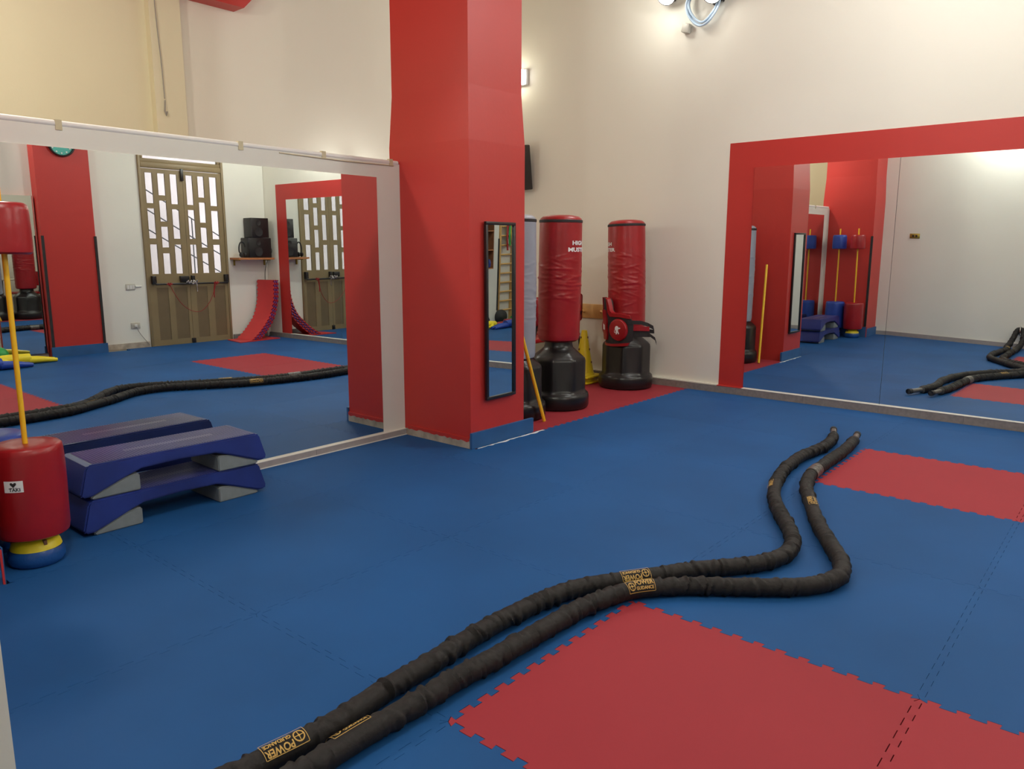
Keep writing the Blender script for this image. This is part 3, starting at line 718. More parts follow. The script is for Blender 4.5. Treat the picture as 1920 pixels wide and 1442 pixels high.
# ---------------------------------------------------------------- body shield on the rear bag
def make_shield(loc, rz, label, lion=True, tilt=0):
    t = empty('body_shield', loc, rz, label=label, cat='body shield'); t.rotation_euler = (0, tilt, rz); t.scale = (.88, .88, .95)
    # curved belly pad, convex to +X, seen from outside; u along the belt, v up
    def P_(u, v, o): a = u/.27; return ((.27+o)*cos(a)-.27, (.27+o)*sin(a), v)
    def shell(poly, o0, o1, m, name, n=1):
        g = G()
        bm = bmesh.new(); f = bm.faces.new([bm.verts.new((u, v, 0)) for u, v in poly])
        bmesh.ops.triangulate(bm, faces=bm.faces)
        for _ in range(3):
            es = [e_ for e_ in bm.edges if e_.calc_length() > .05]
            if es: bmesh.ops.subdivide_edges(bm, edges=es, cuts=1); bmesh.ops.triangulate(bm, faces=bm.faces)
        bm.verts.index_update(); pts = [(v.co.x, v.co.y) for v in bm.verts]; fs0 = [[v.index for v in f.verts] for f in bm.faces]
        bd = [(e_.verts[0].index, e_.verts[1].index) for e_ in bm.edges if len(e_.link_faces) == 1]; bm.free()
        k = len(pts)
        V = [P_(u, v, o0) for u, v in pts]+[P_(u, v, o1) for u, v in pts]
        F = [f[::-1] for f in fs0]+[[i+k for i in f] for f in fs0]+[(a, b_, b_+k, a+k) for a, b_ in bd]
        g.add(V, F, m, False); return g.build(name, t)
    body = [(-.33, -.13), (-.27, -.165), (-.10, -.175), (.10, -.175), (.27, -.165), (.33, -.13), (.34, .02), (.31, .115), (.22, .135), (.125, .14), (.10, .17), (.09, .25), (.06, .285), (-.06, .285), (-.09, .25), (-.10, .17), (-.125, .14), (-.22, .135), (-.31, .115), (-.34, .02)]
    shell(body, 0, .055, BLACKM, 'padding')
    trim = [(-.32, .085), (-.22, .105), (-.11, .11), (-.075, .15), (-.065, .26), (-.055, .292), (-.085, .28), (-.105, .22), (-.115, .17), (-.14, .145), (-.22, .14), (-.31, .12)]
    shell(trim, .02, .068, REDV, 'edge_trim'); shell([(-u, v) for u, v in trim][::-1], .02, .068, REDV, 'edge_trim')
    shell([(-.30, -.15), (-.10, -.165), (.10, -.165), (.30, -.15), (.28, -.18), (.10, -.19), (-.10, -.19), (-.28, -.18)], .01, .064, REDV, 'edge_trim')
    shell([(-.045, -.13), (.045, -.13), (.065, -.07), (.05, 0), (.06, .06), (.035, .17), (-.035, .17), (-.06, .06), (-.05, 0), (-.065, -.07)], .03, .075, REDV, 'front_panel')
    for s_ in (-1, 1):
        u0 = s_*.20; a = u0/.27; c = Vector(P_(u0, -.02, .05)); Mx = Matrix.Translation(c) @ Matrix.Rotation(a, 4, 'Z') @ Matrix.Rotation(pi/2, 4, 'Y')
        G().lathe([(.108, -.01), (.112, .012), (.104, .030), (.085, .037), (.0, .040)], REDV, 48, Mx).build('round_pad', t)
        if lion:
            g = G()
            def q(u, v): return tuple(Mx @ Vector((-v, u, .0415)))
            sil = [(-.012, .040), (.006, .043), (.018, .036), (.022, .027), (.030, .024), (.036, .028), (.046, .022), (.044, .014), (.034, .012), (.026, .014), (.018, .006), (.016, -.006), (.020, -.018), (.026, -.026), (.027, -.038), (.012, -.038), (.014, -.030), (.006, -.022), (.002, -.030), (-.002, -.040), (-.018, -.040), (-.014, -.033), (-.010, -.026), (-.014, -.014), (-.012, -.004), (-.024, .010), (-.026, .016), (-.018, .014), (-.024, .024), (-.018, .030)]
            g.add([q(u, v) for u, v in sil], [tuple(range(len(sil)))], WHITEP)
            tail = [(-.014, -.020), (-.026, -.026), (-.032, -.014), (-.026, -.002), (-.022, .004)]
            for (a_, b_) in zip(tail, tail[1:]):
                d = (Vector(b_)-Vector(a_)).normalized(); e_ = Vector((-d.y, d.x))*.0025
                g.add([q(a_[0]+e_.x, a_[1]+e_.y), q(b_[0]+e_.x, b_[1]+e_.y), q(b_[0]-e_.x, b_[1]-e_.y), q(a_[0]-e_.x, a_[1]-e_.y)], [(0, 1, 2, 3)], WHITEP)
            g.build('lion_emblem', t, label='white rearing lion emblem')
    g = G(); g.add([P_(-.03, -.03, .078), P_(.03, -.03, .078), P_(.034, .02, .078), P_(-.026, .03, .078)], [(0, 1, 2, 3)], WHITEP); g.build('print', t)
    # belt and buckled straps at the open ends
    def band(us, m, name, w_):
        g = G()
        for (p0, p1) in zip(us, us[1:]):
            for z in (0,):
                a = Vector(p0); b_ = Vector(p1); hh_ = Vector((0, 0, w_))
                d = (b_-a).normalized(); nn = d.cross(Vector((0, 0, 1)))*.003
                g.add([tuple(a-hh_-nn), tuple(b_-hh_-nn), tuple(b_+hh_-nn), tuple(a+hh_-nn), tuple(a-hh_+nn), tuple(b_-hh_+nn), tuple(b_+hh_+nn), tuple(a+hh_+nn)], [(0, 1, 2, 3), (7, 6, 5, 4), (0, 4, 5, 1), (3, 2, 6, 7), (0, 3, 7, 4), (1, 5, 6, 2)], m)
        return g.build(name, t)
    e1 = P_(.33, .0, .03)
    band([P_(.30, -.06, .03), (e1[0]-.07, e1[1]+.035, -.06), (e1[0]-.17, e1[1]+.06, -.065)], BLACKM, 'belt', .038)
    band([P_(.30, -.01, .05), (e1[0]-.06, e1[1]+.05, -.012), (e1[0]-.16, e1[1]+.078, -.02)], REDV, 'belt', .022)
    band([P_(.29, .055, .06), (e1[0]-.08, e1[1]+.055, .045), (e1[0]-.15, e1[1]+.06, .02), (e1[0]-.20, e1[1]+.085, -.01), (e1[0]-.21, e1[1]+.08, -.05), (e1[0]-.16, e1[1]+.05, -.045)], BLACKM, 'strap', .019)
    band([(e1[0]-.15, e1[1]+.07, -.07), (e1[0]-.21, e1[1]+.10, -.12), (e1[0]-.22, e1[1]+.11, -.165)], BLACKM, 'strap', .015)
    return t
aa = face_a(-2.524, 4.99, 0)
make_shield((-2.524+.19*cos(aa-.95), 4.99+.19*sin(aa-.95), .605), aa-1.30, 'red and black padded body shield with round lion-emblem pads, resting on the rear bag base', tilt=radians(4))

# yellow pole, cones, coat rack
t = G().tube([(-2.16, 3.22, .004), (-2.265, 2.885, 1.14)], .0135, YEL, 16).build('training_pole', label='thin yellow pole leaning on the red column in front of the grey punching bag', cat='pole')
def make_cone(x, y, z, label):
    t = empty('training_cone', (x, y, z), label=label, cat='cone', group='stacked yellow cones')
    g = G().rbox(-.15, .15, -.15, .15, 0, .022, .010, YELV).lathe([(.115, .02), (.11, .035), (.10, .05)], YELV, 32)
    g.build('cone_base', t)
    g = G().lathe([(.102, .045), (.064, .24), (.030, .455), (.026, .47), (.02, .47)], YELV, 32)
    for k in range(3):
        for zz in (.15, .28, .40):
            r_ = .102-(zz-.045)*.176; a = k*2.09+.2
            g.lathe([(.011, 0), (.011, .003)], BROWNW, 12, Matrix.Rotation(a, 4, 'Z') @ Matrix.Translation((r_-.001, 0, zz)) @ Matrix.Rotation(pi/2-.1, 4, 'Y'))
    g.build('cone_body', t)
    return t
make_cone(-2.99, 4.93, .001, 'yellow training cone, the lower of the two stacked behind the punching bags')
make_cone(-2.985, 4.93, .058, 'yellow training cone, the upper of the two stacked behind the punching bags')
t = empty('coat_rack', (-3.25, YB-.001, .69), label='pale wooden peg board on the right wall behind the punching bags', cat='coat rack')
G().rbox(-.62, .62, -.022, 0, -.075, .075, .006, PINE).build('board', t)
for k in range(5):
    x = -.48+.24*k
    G().tube([(x, -.02, -.01), (x, -.06, -.006), (x+.012, -.075, .012)], [.012, .010, .013], PINE, 10).build('peg', t)
t = empty('hanging_vest', (-3.78, YB-.10, .64), label='red padded vest hanging on the peg board behind the middle bag', cat='vest')
g = G(); Mx = Matrix.Identity(4)
g.lathe([(.03, -.30), (.08, -.28), (.095, -.20), (.095, -.05), (.09, .06), (.07, .11), (.03, .12)], REDV, 28, Matrix.Scale(.45, 4, (0, 1, 0))); g.build('padding', t)
G().tube([(-.05, .0, .10), (-.03, .04, .16), (.03, .04, .16), (.05, .0, .10)], .008, BLACKM, 8).build('hanging_loop', t)

# ---------------------------------------------------------------- wall fittings on the right wall
t = empty('emergency_lamp', (-4.19, YB-.001, 3.16), label='small lit emergency lamp on the right wall beside the red column', cat='lamp')
G().rbox(-.15, .15, -.045, 0, -.085, .085, .02, WHITES).build('housing', t)
G().rbox(-.14, .14, -.085, -.044, -.075, .075, .025, LITE).build('diffuser', t)
t = empty('wall_loudspeaker', (-4.06, YB-.001, 2.22), label='black loudspeaker box mounted high on the right wall beside the red column', cat='loudspeaker')
g = G(); Mx = Matrix.Rotation(radians(7), 4, 'X'); g.rbox(-.14, .11, -.23, -.06, -.235, .235, .012, BLACKF, M=Mx); g.build('cabinet', t)
G().box(-.04, .04, -.08, -.0, -.05, .05, BLACKM).build('bracket', t)
G().lathe([(.07, 0), (.08, .006), (.05, .004), (.0, -.0)], BLACKM, 32, Mx @ Matrix.Translation((-.015, -.232, -.08)) @ Matrix.Rotation(pi/2, 4, 'X')).build('driver', t)
def floodlight(loc, aim, label, lit=True, wall=(0, -1), size=.085):
    t = empty('wall_spotlight', loc, label=label, cat='lamp', group='lit wall spotlights')
    wv = Vector((wall[0], wall[1], 0))
    G().tube([tuple(-wv*.0), tuple(wv*.10), tuple(wv*.15+Vector((0, 0, .0)))], .014, BLACKM, 10).build('arm', t)
    d = Vector(aim).normalized(); Mx = Matrix.Translation(wv*.16) @ d.to_track_quat('Z', 'Y').to_matrix().to_4x4()
    G().lathe([(.02, -.09), (size*.7, -.07), (size, .0), (size*1.02, .01)], BLACKM, 28, Mx).build('head', t)
    G().lathe([(size*.92, .011), (size*.75, .028), (size*.3, .036), (0, .038)], LIT, 28, Mx, cap=False).build('lens', t)
    return t
floodlight((-2.31, YB-.002, 3.60), (.1, -.7, -.6), 'lit wall spotlight, the left of two at the top of the right wall')
floodlight((-1.86, YB-.002, 3.53), (.1, -.7, -.6), 'lit wall spotlight beside the coil of light blue cable')
floodlight((2.10, yb(2.1)-.002, 3.24), (0, -.7, -.6), 'lit wall spotlight over the end of the long mirror')
floodlight((-.35, -1.068, 3.2), (0, .7, -.6), 'lit wall spotlight high on the near wall', wall=(0, 1))
floodlight((3.758, .75, 3.2), (-.7, 0, -.6), 'lit wall spotlight high on the back wall', wall=(-1, 0))
floodlight((-4.598, 3.3, 2.06), (.8, 0, -.3), 'lit wall spotlight in the side room', wall=(1, 0))
t = empty('pendant_lamp', (-3.30, .0, H-.001), label='lit pendant lamp in the side room behind the partition', cat='lamp')
G().tube([(0, 0, 0), (0, 0, -.95)], .006, BLACKM, 8).build('cord', t)
G().lathe([(.03, -.94), (.10, -.98), (.11, -1.0), (.10, -1.0)], BLACKM, 28, cap=False).build('shade', t)
G().sphere((0, 0, -1.015), .04, LIT).build('bulb', t)
t = empty('pendant_lamp', (.0, 3.85, H-.001), label='added out-of-view fill lamp hanging over the mats before the long wall mirror', cat='lamp')  # made-up fixture carrying the added fill for the right wall
G().tube([(0, 0, 0), (0, 0, -.38)], .006, BLACKM, 8).build('cord', t)
G().lathe([(.03, -.37), (.05, -.40), (.05, -.42)], BLACKM, 28, cap=False).build('shade', t)
G().sphere((0, 0, -.455), .04, LIT).build('bulb', t)
# coil of light blue cable
t = empty('cable_coil', (-1.99, YB-.06, 3.47), label='coil of light blue cable hanging from a dark bracket on the right wall', cat='cable coil')
for k, (rx, rz, oy, dz) in enumerate(((.15, .145, 0, 0), (.135, .135, -.012, .012), (.155, .15, -.022, -.006), (.142, .128, .012, .01))):
    pts = [(rx*cos(a)+.02*sin(2*a), oy+.005*sin(3*a+k), rz*sin(a)*1.05+dz) for a in [2*pi*i/48 for i in range(49)]]
    G().tube(pts, .009, CABLEB, 10, cap=False).build('cable_loop', t)
G().prism([(.02, .10), (.09, .0), (.15, .035), (.17, .02), (.185, .06), (.32, .10), (.5, .14), (.5, .30), (.0, .3)], 0, .055, 'y', BLACKM).build('bracket', t)
G().rbox(-.165, -.095, -.01, .055, -.225, -.145, .008, SOCK, M=Matrix.Rotation(radians(14), 4, 'Y')).build('junction_box', t)

# ---------------------------------------------------------------- near wall sockets, dark tapes
g = G().rbox(-1.66, -1.52, -1.071, -1.060, 1.465, 1.535, .003, BRASS).box(-1.625, -1.60, -1.060, -1.0585, 1.485, 1.515, BLACKM).box(-1.58, -1.555, -1.060, -1.0585, 1.485, 1.515, BLACKM)
g.build('wall_socket', label='small brass and black switch plate on the bare near wall', cat='switch')
for y in (2.062, 2.665):
    g = G().box(3.575, 3.592, y-.010, y+.018, .125, 1.485, BLACKM); g.build('corner_tape', label='black edge strip on the %s corner of the clock column' % ('left' if y < 2.3 else 'right'), cat='edge strip', group='black column edge strips')
g = G().box(-2.045, -2.012, -.541, -.529, .157, 1.49, BLACKM); g.build('corner_tape', label='black edge strip on the corner of the column behind the red kick stand', cat='edge strip', group='black column edge strips')

# ---------------------------------------------------------------- wall clock
t = empty('wall_clock', (3.589, 2.37, 2.585), label='round wall clock with a turquoise face on the far red column', cat='clock')
Mx = Matrix.Rotation(-pi/2, 4, 'Y')
G().lathe([(.15, 0), (.158, .02), (.152, .038), (.138, .040), (.134, .02)], BLACKF, 48, Mx, cap=False).build('rim', t)
g = G().lathe([(.136, .012), (0.0, .0125)], TURQ, 48, Mx, cap=False)
for k in range(12):
    a = k*pi/6; g.lathe([(.009, 0), (.009, .003)], WHITEP, 10, Mx @ Matrix.Translation((.112*cos(a), .112*sin(a), .0135)))
g.build('dial', t)
g = G()
for a, l, w_ in ((2.2, .105, .004), (3.6, .07, .006)):
    d = Vector((cos(a), sin(a))); e_ = Vector((-d.y, d.x))*w_
    g.add([tuple(Mx @ Vector((x, y, .017))) for x, y in ((-d.x*.02+e_.x, -d.y*.02+e_.y), (d.x*l, d.y*l), (-d.x*.02-e_.x, -d.y*.02-e_.y))], [(0, 1, 2)], BLACKM)
g.build('hands', t)

# ---------------------------------------------------------------- brown double door and what is outside it
t = empty('door_1', (0, 0, 0), kind='structure')
g = G()
for a0, a1, z0, z1 in ((DY0+.001, DY0+.035, 0, 3.0), (DY1-.035, DY1-.001, 0, 3.0), (DY0+.035, DY1-.035, 2.405, 2.475), (DY0+.035, DY1-.035, 2.955, 3.0)):
    g.rbox(3.735, 3.83, a0, a1, z0, z1, .006, BROWND)
g.rbox(3.75, 3.80, 3.375, 4.52, 2.475, 2.525, .005, BROWND); g.rbox(3.75, 3.80, 3.375, 3.42, 2.525, 2.955, .005, BROWND); g.rbox(3.75, 3.80, 4.475, 4.52, 2.525, 2.955, .005, BROWND)
g.build('door_frame', t)
G().box(3.775, 3.779, 3.42, 4.475, 2.52, 2.955, CLEAR).build('transom_glass', t)
Z3 = [(.99, 1.39), (1.47, 1.87), (1.94, 2.34)]; Z4 = [(.99, 1.27), (1.35, 1.63), (1.70, 1.98), (2.05, 2.34)]
G().box(3.74, 3.84, 3.36, 4.535, -.019, .011, BROWND).build('threshold', t)
for (y0, y1, cols) in ((3.377, 3.944, ((3.430, 3.520), (3.600, 3.690), (3.770, 3.860))), (3.948, 4.518, ((3.995, 4.083), (4.165, 4.252), (4.340, 4.440)))):
    g = G(); X0, X1 = 3.752, 3.776; cols = [(a-.006, c+.014) for a, c in cols]
    edges = [y0]+[v for c in cols for v in c]+[y1]
    for i in range(0, len(edges), 2): g.box(X0, X1, edges[i], edges[i+1], .012, 2.395, BROWND)
    for ci, (a, c) in enumerate(cols):
        zs = Z4 if ci == 1 else Z3
        lv = [.82]+[v for z in zs for v in z]+[2.395]
        for i in range(0, len(lv), 2): g.box(X0+.001, X1-.001, a, c, lv[i], lv[i+1], BROWND)
        g.box(X0+.001, X1-.001, a, c, .012, .82, BROWNL)
        for z0, z1 in zs:                       # small glazing beads
            for q in ((a, a+.006), (c-.006, c)): g.box(X0-.004, X0+.02, q[0], q[1], z0, z1, BROWND)
    pan = ((3.47, 3.63), (3.715, 3.90)) if y0 < 3.5 else ((4.035, 4.20), (4.30, 4.475))
    g.box(X0-.006, X0, y0, y1, .012, .075, BROWND); g.box(X0-.006, X0, y0, y1, .80, .99, BROWND)
    e2 = [y0, pan[0][0], pan[0][1], pan[1][0], pan[1][1], y1]
    for i in (0, 2, 4): g.box(X0-.008, X0, e2[i], e2[i+1], .075, .80, BROWND)
    for (a, c) in pan: g.box(X0-.002, X0, a, c, .075, .80, BROWNL)
    lf = g.build('door_leaf', t)
    G().box(3.7765, 3.779, y0+.03, y1-.03, .97, 2.36, CLEAR).build('glass', lf)
g = G().tube([(3.69, 3.44, .852), (3.69, 4.50, .846)], .013, BLACKF, 12)
for y in (3.43, 4.495): g.rbox(3.69, 3.75, y-.03, y+.025, .855, .965, .006, BLACKF); g.tube([(3.70, y, .9), (3.69, y+.01, .85)], .012, BLACKF, 10)
g.rbox(3.70, 3.75, 3.80, 3.925, .875, .955, .006, BLACKF); g.rbox(3.70, 3.75, 3.965, 4.01, .87, .96, .006, BLACKF)
g.build('panic_bar', t); G().rbox(3.725, 3.75, 3.915, 3.955, 2.26, 2.42, .004, BLACKF).build('bolt', t); G().rbox(3.725, 3.75, 3.92, 3.975, .0, .07, .004, BLACKF).build('bolt', t)
g = G()
for k in range(34):
    a = k*.36; g.sphere((3.682+.012*cos(a*2.3), 3.88+.0045*k+.004*sin(a*3), .868+.022*sin(a*1.7)), .011, CHROME, seg=8)
for k in range(6): g.sphere((3.68, 4.02, .84-.02*k), .009, CHROME, seg=8)
g.build('white_chain', label='pale chain wrapped round the panic bar of the brown door', cat='chain')
pts = smooth_path([(3.67, 3.62, .85), (3.675, 3.68, .72), (3.69, 3.80, .55), (3.70, 3.95, .455), (3.70, 4.08, .46), (3.69, 4.20, .58), (3.675, 4.27, .74), (3.67, 4.31, .85)], .02)
g = G().tube(pts, .004, REDV, 6)
for y in (3.62, 4.31):
    for k in range(5): g.tube([(3.668, y-.04+.02*k, .85+.018*(k % 2)), (3.672, y+.02-.01*k, .845-.02*(k % 2))], .008, REDV, 6)
g.tube([(3.67, 4.28, .84), (3.675, 4.265, .70), (3.68, 4.27, .64)], .008, REDV, 6)
g.build('red_strap', label='thin red cord tied across the panic bar of the brown door', cat='cord')
# outside: plaster wall with a stair rail
g = G().box(4.0, 9.0, .5, 8, -.3, -.02, TILE); struct(g, 'outside_ground')
g = G().box(6.2, 6.4, 3.3, 6.3, -.02, 5, PLASTER).box(6.2, 6.4, .5, 3.3, -.02, 4.2, PLASTER); g.build('outside_wall', label='pale plaster wall outside the brown door', cat='wall', kind='structure')
g = G()
for k in range(3): g.tube([(6.0, 3.4, 2.9-.32*k), (6.0, 8.0, .2-.32*k)], .010, BLACKM, 8)
for y in (4.2, 5.2, 6.2): g.tube([(6.0, y, .0), (6.0, y, 2.9-.587*(y-3.4))], .010, BLACKM, 8)
g.build('stair_rail', label='dark sloping stair rail outside the glazed brown door', cat='railing')

# ---------------------------------------------------------------- back wall: switches, shelf, loudspeakers
g = G().rbox(3.748, 3.7605, 3.065, 3.185, .785, .865, .004, SOCK)
for k in range(3): g.box(3.746, 3.749, 3.08+.034*k, 3.106+.034*k, .80, .85, WHITES)
g.tube([(3.75, 3.19, .83), (3.75, 3.27, .83)], .010, WHITES, 8)
g.build('light_switch', label='cream switch plate on the back wall between clock column and brown door', cat='switch')
g = G().rbox(3.748, 3.7605, 3.09, 3.21, .265, .345, .004, SOCK).rbox(3.728, 3.75, 3.13, 3.165, .285, .325, .004, WHITES)
g.tube(smooth_path([(3.735, 3.15, .29), (3.735, 3.19, .2), (3.735, 3.26, .10), (3.73, 3.32, .02)], .03), .004, CABLE, 6)
g.build('power_socket', label='low wall socket with a plug and cable beside the brown door', cat='socket')
t = empty('wall_shelf', (3.759, 4.89, 1.19), label='orange wooden shelf board holding the loudspeakers in the back corner', cat='shelf')
G().box(-.26, 0, -.30, .285, -.014, .014, ORANGEW).build('shelf_board', t)
for y in (-.24, .26): G().box(-.03, 0, y-.008, y+.008, -.10, -.014, BRASS).box(-.18, -.03, y-.008, y+.008, -.028, -.014, BRASS).build('shelf_bracket', t)
def speaker(y0, y1, z0, z1, label, x0=3.53):
    t = empty('stereo_loudspeaker', (3.64, (y0+y1)/2, z0), label=label, cat='loudspeaker', group='stacked black loudspeakers')
    w_ = (y1-y0)/2
    G().rbox(x0-3.64, .11, -w_, w_, .001, z1-z0, .006, BLACKF).build('cabinet', t)
    for zz, r_ in (((z1-z0)*.3, .062), ((z1-z0)*.75, .035)):
        G().lathe([(r_, 0), (r_*1.05, .006), (r_*.8, .003), (0.0, -.0)], BLACKM, 28, Matrix.Translation((x0-3.64, -.03, zz)) @ Matrix.Rotation(-pi/2, 4, 'Y')).build('driver', t)
    return t
speaker(4.78, 5.15, 1.205, 1.495, 'black loudspeaker standing on the orange shelf, the lower one')
speaker(4.84, 5.12, 1.497, 1.785, 'black loudspeaker stacked on top of the other in the back corner')
# headphones and cables hanging at the speaker side
t = empty('headphones', (3.60, 4.735, 1.205), label='black headphones resting against the lower loudspeaker on the shelf', cat='headphones')
G().tube([(0, -.035+.0, .03)]+[(0, -.03+.05*cos(a), .12+.11*sin(a)) for a in [pi*1.1-pi*1.0*k/12 for k in range(13)]], .010, BLACKM, 10).build('headband', t)
for yy in (-.045, .012): G().lathe([(.03, 0), (.038, .012), (.03, .03)], BLACKM, 24, Matrix.Translation((-.02, yy, .041)) @ Matrix.Rotation(pi/2, 4, 'X')).build('ear_cup', t)
g = G().tube(smooth_path([(3.66, 5.15, 1.42), (3.60, 5.175, 1.38), (3.57, 5.185, 1.30), (3.62, 5.18, 1.23), (3.70, 5.178, 1.16), (3.75, 5.16, 1.0), (3.755, 5.155, .8)], .03), .004, BLACKM, 6)
g.build('speaker_cable', label='thin black cable looping from the shelf loudspeakers down the back corner', cat='cable')
# stack of foam sheets slumped in the corner
def sheet(k, n=16):
    # sheets bent: lower part sloping forward on the floor, upper part against the wall
    off = .021*k; W0 = .0; pts = []
    prof = [(0, .0), (.16, .11), (.30, .24), (.38, .34), (.44, .48), (.475, .64), (.485, .86)]
    g = G(); hw_ = .16; PP = [Vector((x, 0, z)) for x, z in prof]
    PP = smooth_path(PP, .03)
    V = []
    for i, p in enumerate(PP):
        tdir = (PP[min(i+1, len(PP)-1)]-PP[max(i-1, 0)]).normalized(); nn = Vector((tdir.z, 0, -tdir.x))
        q = p+nn*off; q2 = p+nn*(off+.0195)
        f = .45+.55*(1 if i < len(PP)*.45 else 1)
        tooth = .012 if (i+k) % 2 else -.012
        V += [(q.x, -hw_+tooth, q.z), (q.x, hw_+tooth, q.z), (q2.x, hw_+tooth, q2.z), (q2.x, -hw_+tooth, q2.z)]
    F = []
    for i in range(len(PP)-1):
        for a in range(4): F.append((4*i+a, 4*i+(a+1) % 4, 4*i+4+(a+1) % 4, 4*i+4+a))
    F += [(3, 2, 1, 0), tuple(4*(len(PP)-1)+a for a in range(4))]
    return V, F
for k in range(5):
    V, F = sheet(k); zz = min(v[2] for v in V)
    Mx = Matrix.Translation((3.44, 4.56, .014)) @ Matrix.Rotation(radians(76), 4, 'Z')
    g = G().add([(x, y, max(z, 0)+.002*k*0) for x, y, z in V], F, FREDS if k % 2 == 0 else FPURP, False, Mx)
    g.build('foam_sheet', label=['top red foam sheet of the curved stack in the back corner', 'purple foam sheet second in the curved corner stack', 'red foam sheet in the middle of the curved corner stack', 'purple foam sheet fourth in the curved corner stack', 'rearmost red foam sheet of the curved stack in the back corner'][k], cat='foam sheet', group='foam sheets slumped in the back corner')
V = [(3.20, 4.36), (3.66, 4.42), (3.70, 5.03), (3.28, 5.06)]
G().prism(V, .0005, .012, 'z', FREDS).build('flat_foam_mat', label='red foam mat lying flat under the curved stack of sheets by the door', cat='foam mat')

# ---------------------------------------------------------------- wall bars, bags and dummies by the back wall
g = G().box(3.60, 3.765, .68, 1.50, -.02, H, WALLW); struct(g, 'wall_pier')
g = G().box(3.588, 3.602, .668, .700, .25, 1.55, BLACKM); g.build('corner_tape', label='black edge strip on the pale pier between the wall bars and the tall mirror', cat='edge strip')
t = empty('wall_bars', (3.758, .31, 0), label='tall wooden wall bars on the back wall', cat='wall bars')
for y in (-.245, .215): G().rbox(-.09, 0, y-.02, y+.02, .02, 2.45, .004, PINE).build('upright', t)
for k in range(13): G().tube([(-.06, -.245, .23+.171*k), (-.06, .215, .23+.171*k)], .017, PINE, 12).build('rung', t)
for col, y, w_, z0, lab in ((REDV, .34, .035, 1.33, 'red cloth band hanging on the wall bars'), (GREENV, .265, .035, 1.42, 'green cloth band hanging on the wall bars'), (YELV, .19, .045, 1.47, 'yellow cloth band hanging on the wall bars')):
    g = G()
    n_ = 14; V = []
    for i in range(n_+1):
        z = 2.30-(2.30-z0)*i/n_
        for k in range(5): V.append((3.655-.012*sin(k*1.9+i*.4)-.004*k, y-w_+2*w_*k/4+.01*sin(i*.7), z))
    o_ = len(V); V += [(x-.006, y_, z_) for x, y_, z_ in V]
    F = [(i*5+k, i*5+k+1, i*5+k+6, i*5+k+5) for i in range(n_) for k in range(4)]
    F += [tuple(q+o_ for q in f[::-1]) for f in F]
    g.add(V, F, col, True); g.build('cloth_band', label=lab, cat='cloth band', group='cloth bands on the wall bars')
def dummy(m, loc, rz, label, s=1.0, name='training_dummy'):
    g = G(); T = Matrix.Translation(loc) @ Matrix.Rotation(rz, 4, 'Z') @ Matrix.Scale(s, 4)
    g.tube(smooth_path([(-.42, 0, .091), (-.30, .01, .098), (-.12, 0, .10), (.05, .0, .093), (.12, 0, .091)], .03), .09, m, 16, T)
    g.sphere((-.50, 0, .085), .085, m, T)
    pts = smooth_path([(.10, .03, .065), (.28, .06, .06), (.50, .05, .035), (.56, .05, .03)], .03); rs = [.065-.035*i/len(pts) for i in range(len(pts))]
    g.tube(pts, rs, m, 12, T); g.tube([(p.x, -p.y-.01, p.z) for p in pts], rs, m, 12, T)
    pts = smooth_path([(-.34, .06, .1), (-.22, .16, .06), (-.02, .19, .04)], .03); rs = [.045-.02*i/len(pts) for i in range(len(pts))]
    g.tube(pts, rs, m, 10, T); g.tube([(p.x, -p.y, p.z) for p in pts], rs, m, 10, T)
    return g.build(name, label=label, cat='training dummy', group='soft training dummies')
dummy(YELV, (3.22, 1.60, .004), radians(88), 'yellow soft training dummy lying before the clock column', .66)
dummy(BLUEV, (2.93, 1.22, .004), radians(85), 'dark blue soft training dummy lying beside the yellow one', .72)
dummy(REDV, (3.10, .98, .004), radians(60), 'red soft training dummy in the heap, between the yellow and green ones', .7)
dummy(GREENV, (3.34, .42, .004), radians(95), 'green soft training dummy in the heap by the wall bars', .8)
for (x, y, z, r_, m, lab) in ((3.47, 1.22, .26, .10, BLACKM, 'black ball between the red dummy and the pale pier'), (3.55, .62, .36, .13, BLACKM, 'black ball at the foot of the wall bars'), (3.42, 1.43, .30, .10, GREENV, 'green ball at the foot of the pale pier under the box shelf')):
    G().sphere((x, y, r_+.002), r_, m).build('gym_ball', label=lab, cat='ball')
t = empty('box_shelf', (3.599, 1.255, 1.02), label='brown wooden box shelf with compartments on the pale pier', cat='shelf')
G().box(-.02, 0, -.12, .24, 0, .95, BROWNW).build('back_panel', t)
for z in (0, .32, .65, .93): G().box(-.22, -.02, -.12, .24, z, z+.018, ORANGEW).build('shelf_board', t)
for y in (-.138, .24): G().box(-.22, 0, y, y+.018, .0, .95, BROWNW).build('side_panel', t)
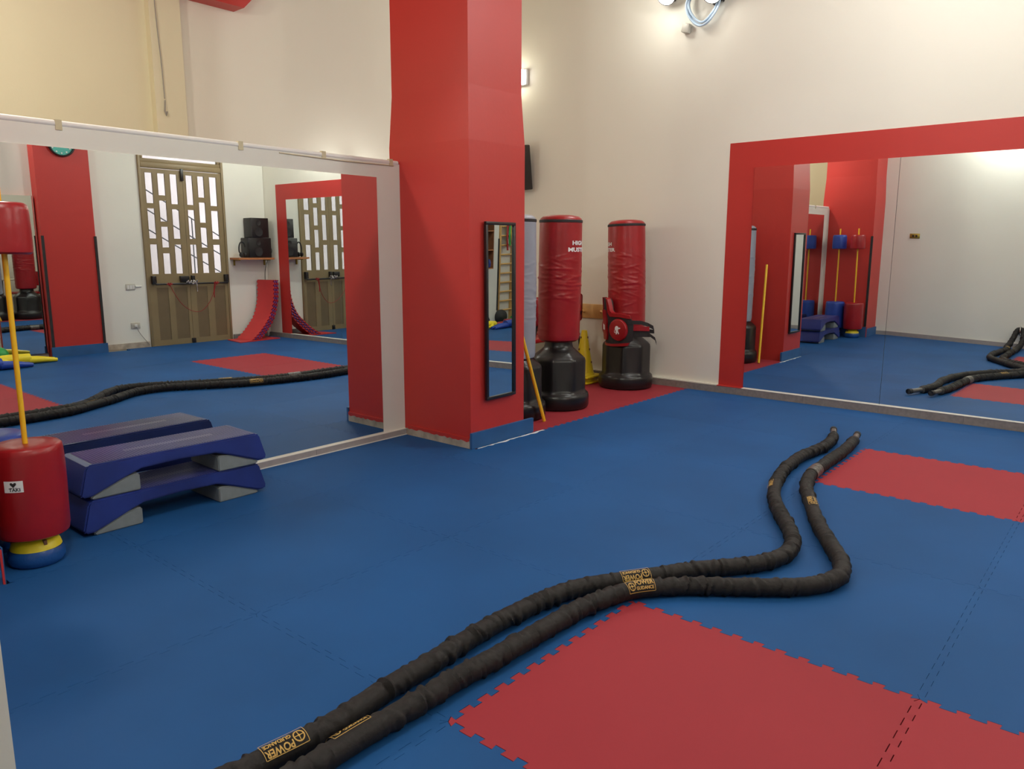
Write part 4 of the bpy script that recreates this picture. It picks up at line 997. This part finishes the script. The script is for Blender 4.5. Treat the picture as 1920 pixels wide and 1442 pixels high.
G().lathe([(.03, 0), (.05, .02), (.055, .10), (.04, .15), (.02, .16)], BLUEV, 20, c=(3.47, 1.10, 1.0385)).build('blue_bottle', label='blue container in the lowest compartment of the brown box shelf', cat='container')

# ---------------------------------------------------------------- side room: table, trophy, chairs
t = empty('folding_table', (-3.9, 4.30, 0), label='narrow dark-legged table standing in the side room', cat='table')
G().rbox(-.28, .28, -.65, .65, .69, .715, .005, mat('pale_table_top', (.45, .42, .36), .4)).build('table_top', t)
for x in (-.24, .24):
    for y in (-.60, .60): G().tube([(x, y, -.02), (x, y*.93, .69)], .012, BLACKM, 10).build('leg', t)
t = empty('trophy_cup', (-3.85, 4.25, .7155), label='silver and green trophy cup on the side room table', cat='trophy')
G().box(-.05, .05, -.05, .05, 0, .05, BLACKM).build('plinth', t)
G().lathe([(.035, .05), (.012, .075), (.012, .11)], GREENV, 24).build('stem', t)
G().lathe([(.012, .11), (.03, .15), (.012, .18), (.06, .22), (.10, .27), (.105, .33), (.098, .33), (.05, .24)], CHROME, 32, cap=False).build('cup', t)
def chair(loc, rz, label):
    t = empty('stacking_chair', loc, rz, label=label, cat='chair', group='red padded chairs in the side room')
    G().rbox(-.21, .21, -.21, .21, .43, .475, .02, REDV).build('seat', t)
    bm = bmesh.new(); G_ = G().rbox(-.20, .20, .20, .235, .60, .88, .03, REDV, seg=3); G_.build('backrest', t)
    for s_ in (-1, 1):
        G().tube([(s_*.20, -.19, .43), (s_*.215, -.22, -.019)], .011, BLACKM, 8).build('leg', t)
        G().tube([(s_*.20, .19, .43), (s_*.215, .24, -.019)], .011, BLACKM, 8).build('leg', t)
        G().tube([(s_*.17, .18, .44), (s_*.17, .235, .70)], .010, BLACKM, 8).build('back_support', t)
    return t
c1 = chair((-3.30, 4.02, 0), radians(-80), 'red padded chair before the side room table, nearest the partition')
dup(c1, (-3.36, 4.50, 0), radians(-86), 'red padded chair in the side room, next to the nearest one')
dup(c1, (-3.42, 4.98, 0), radians(-92), 'red padded chair in the side room, closest to the right wall')
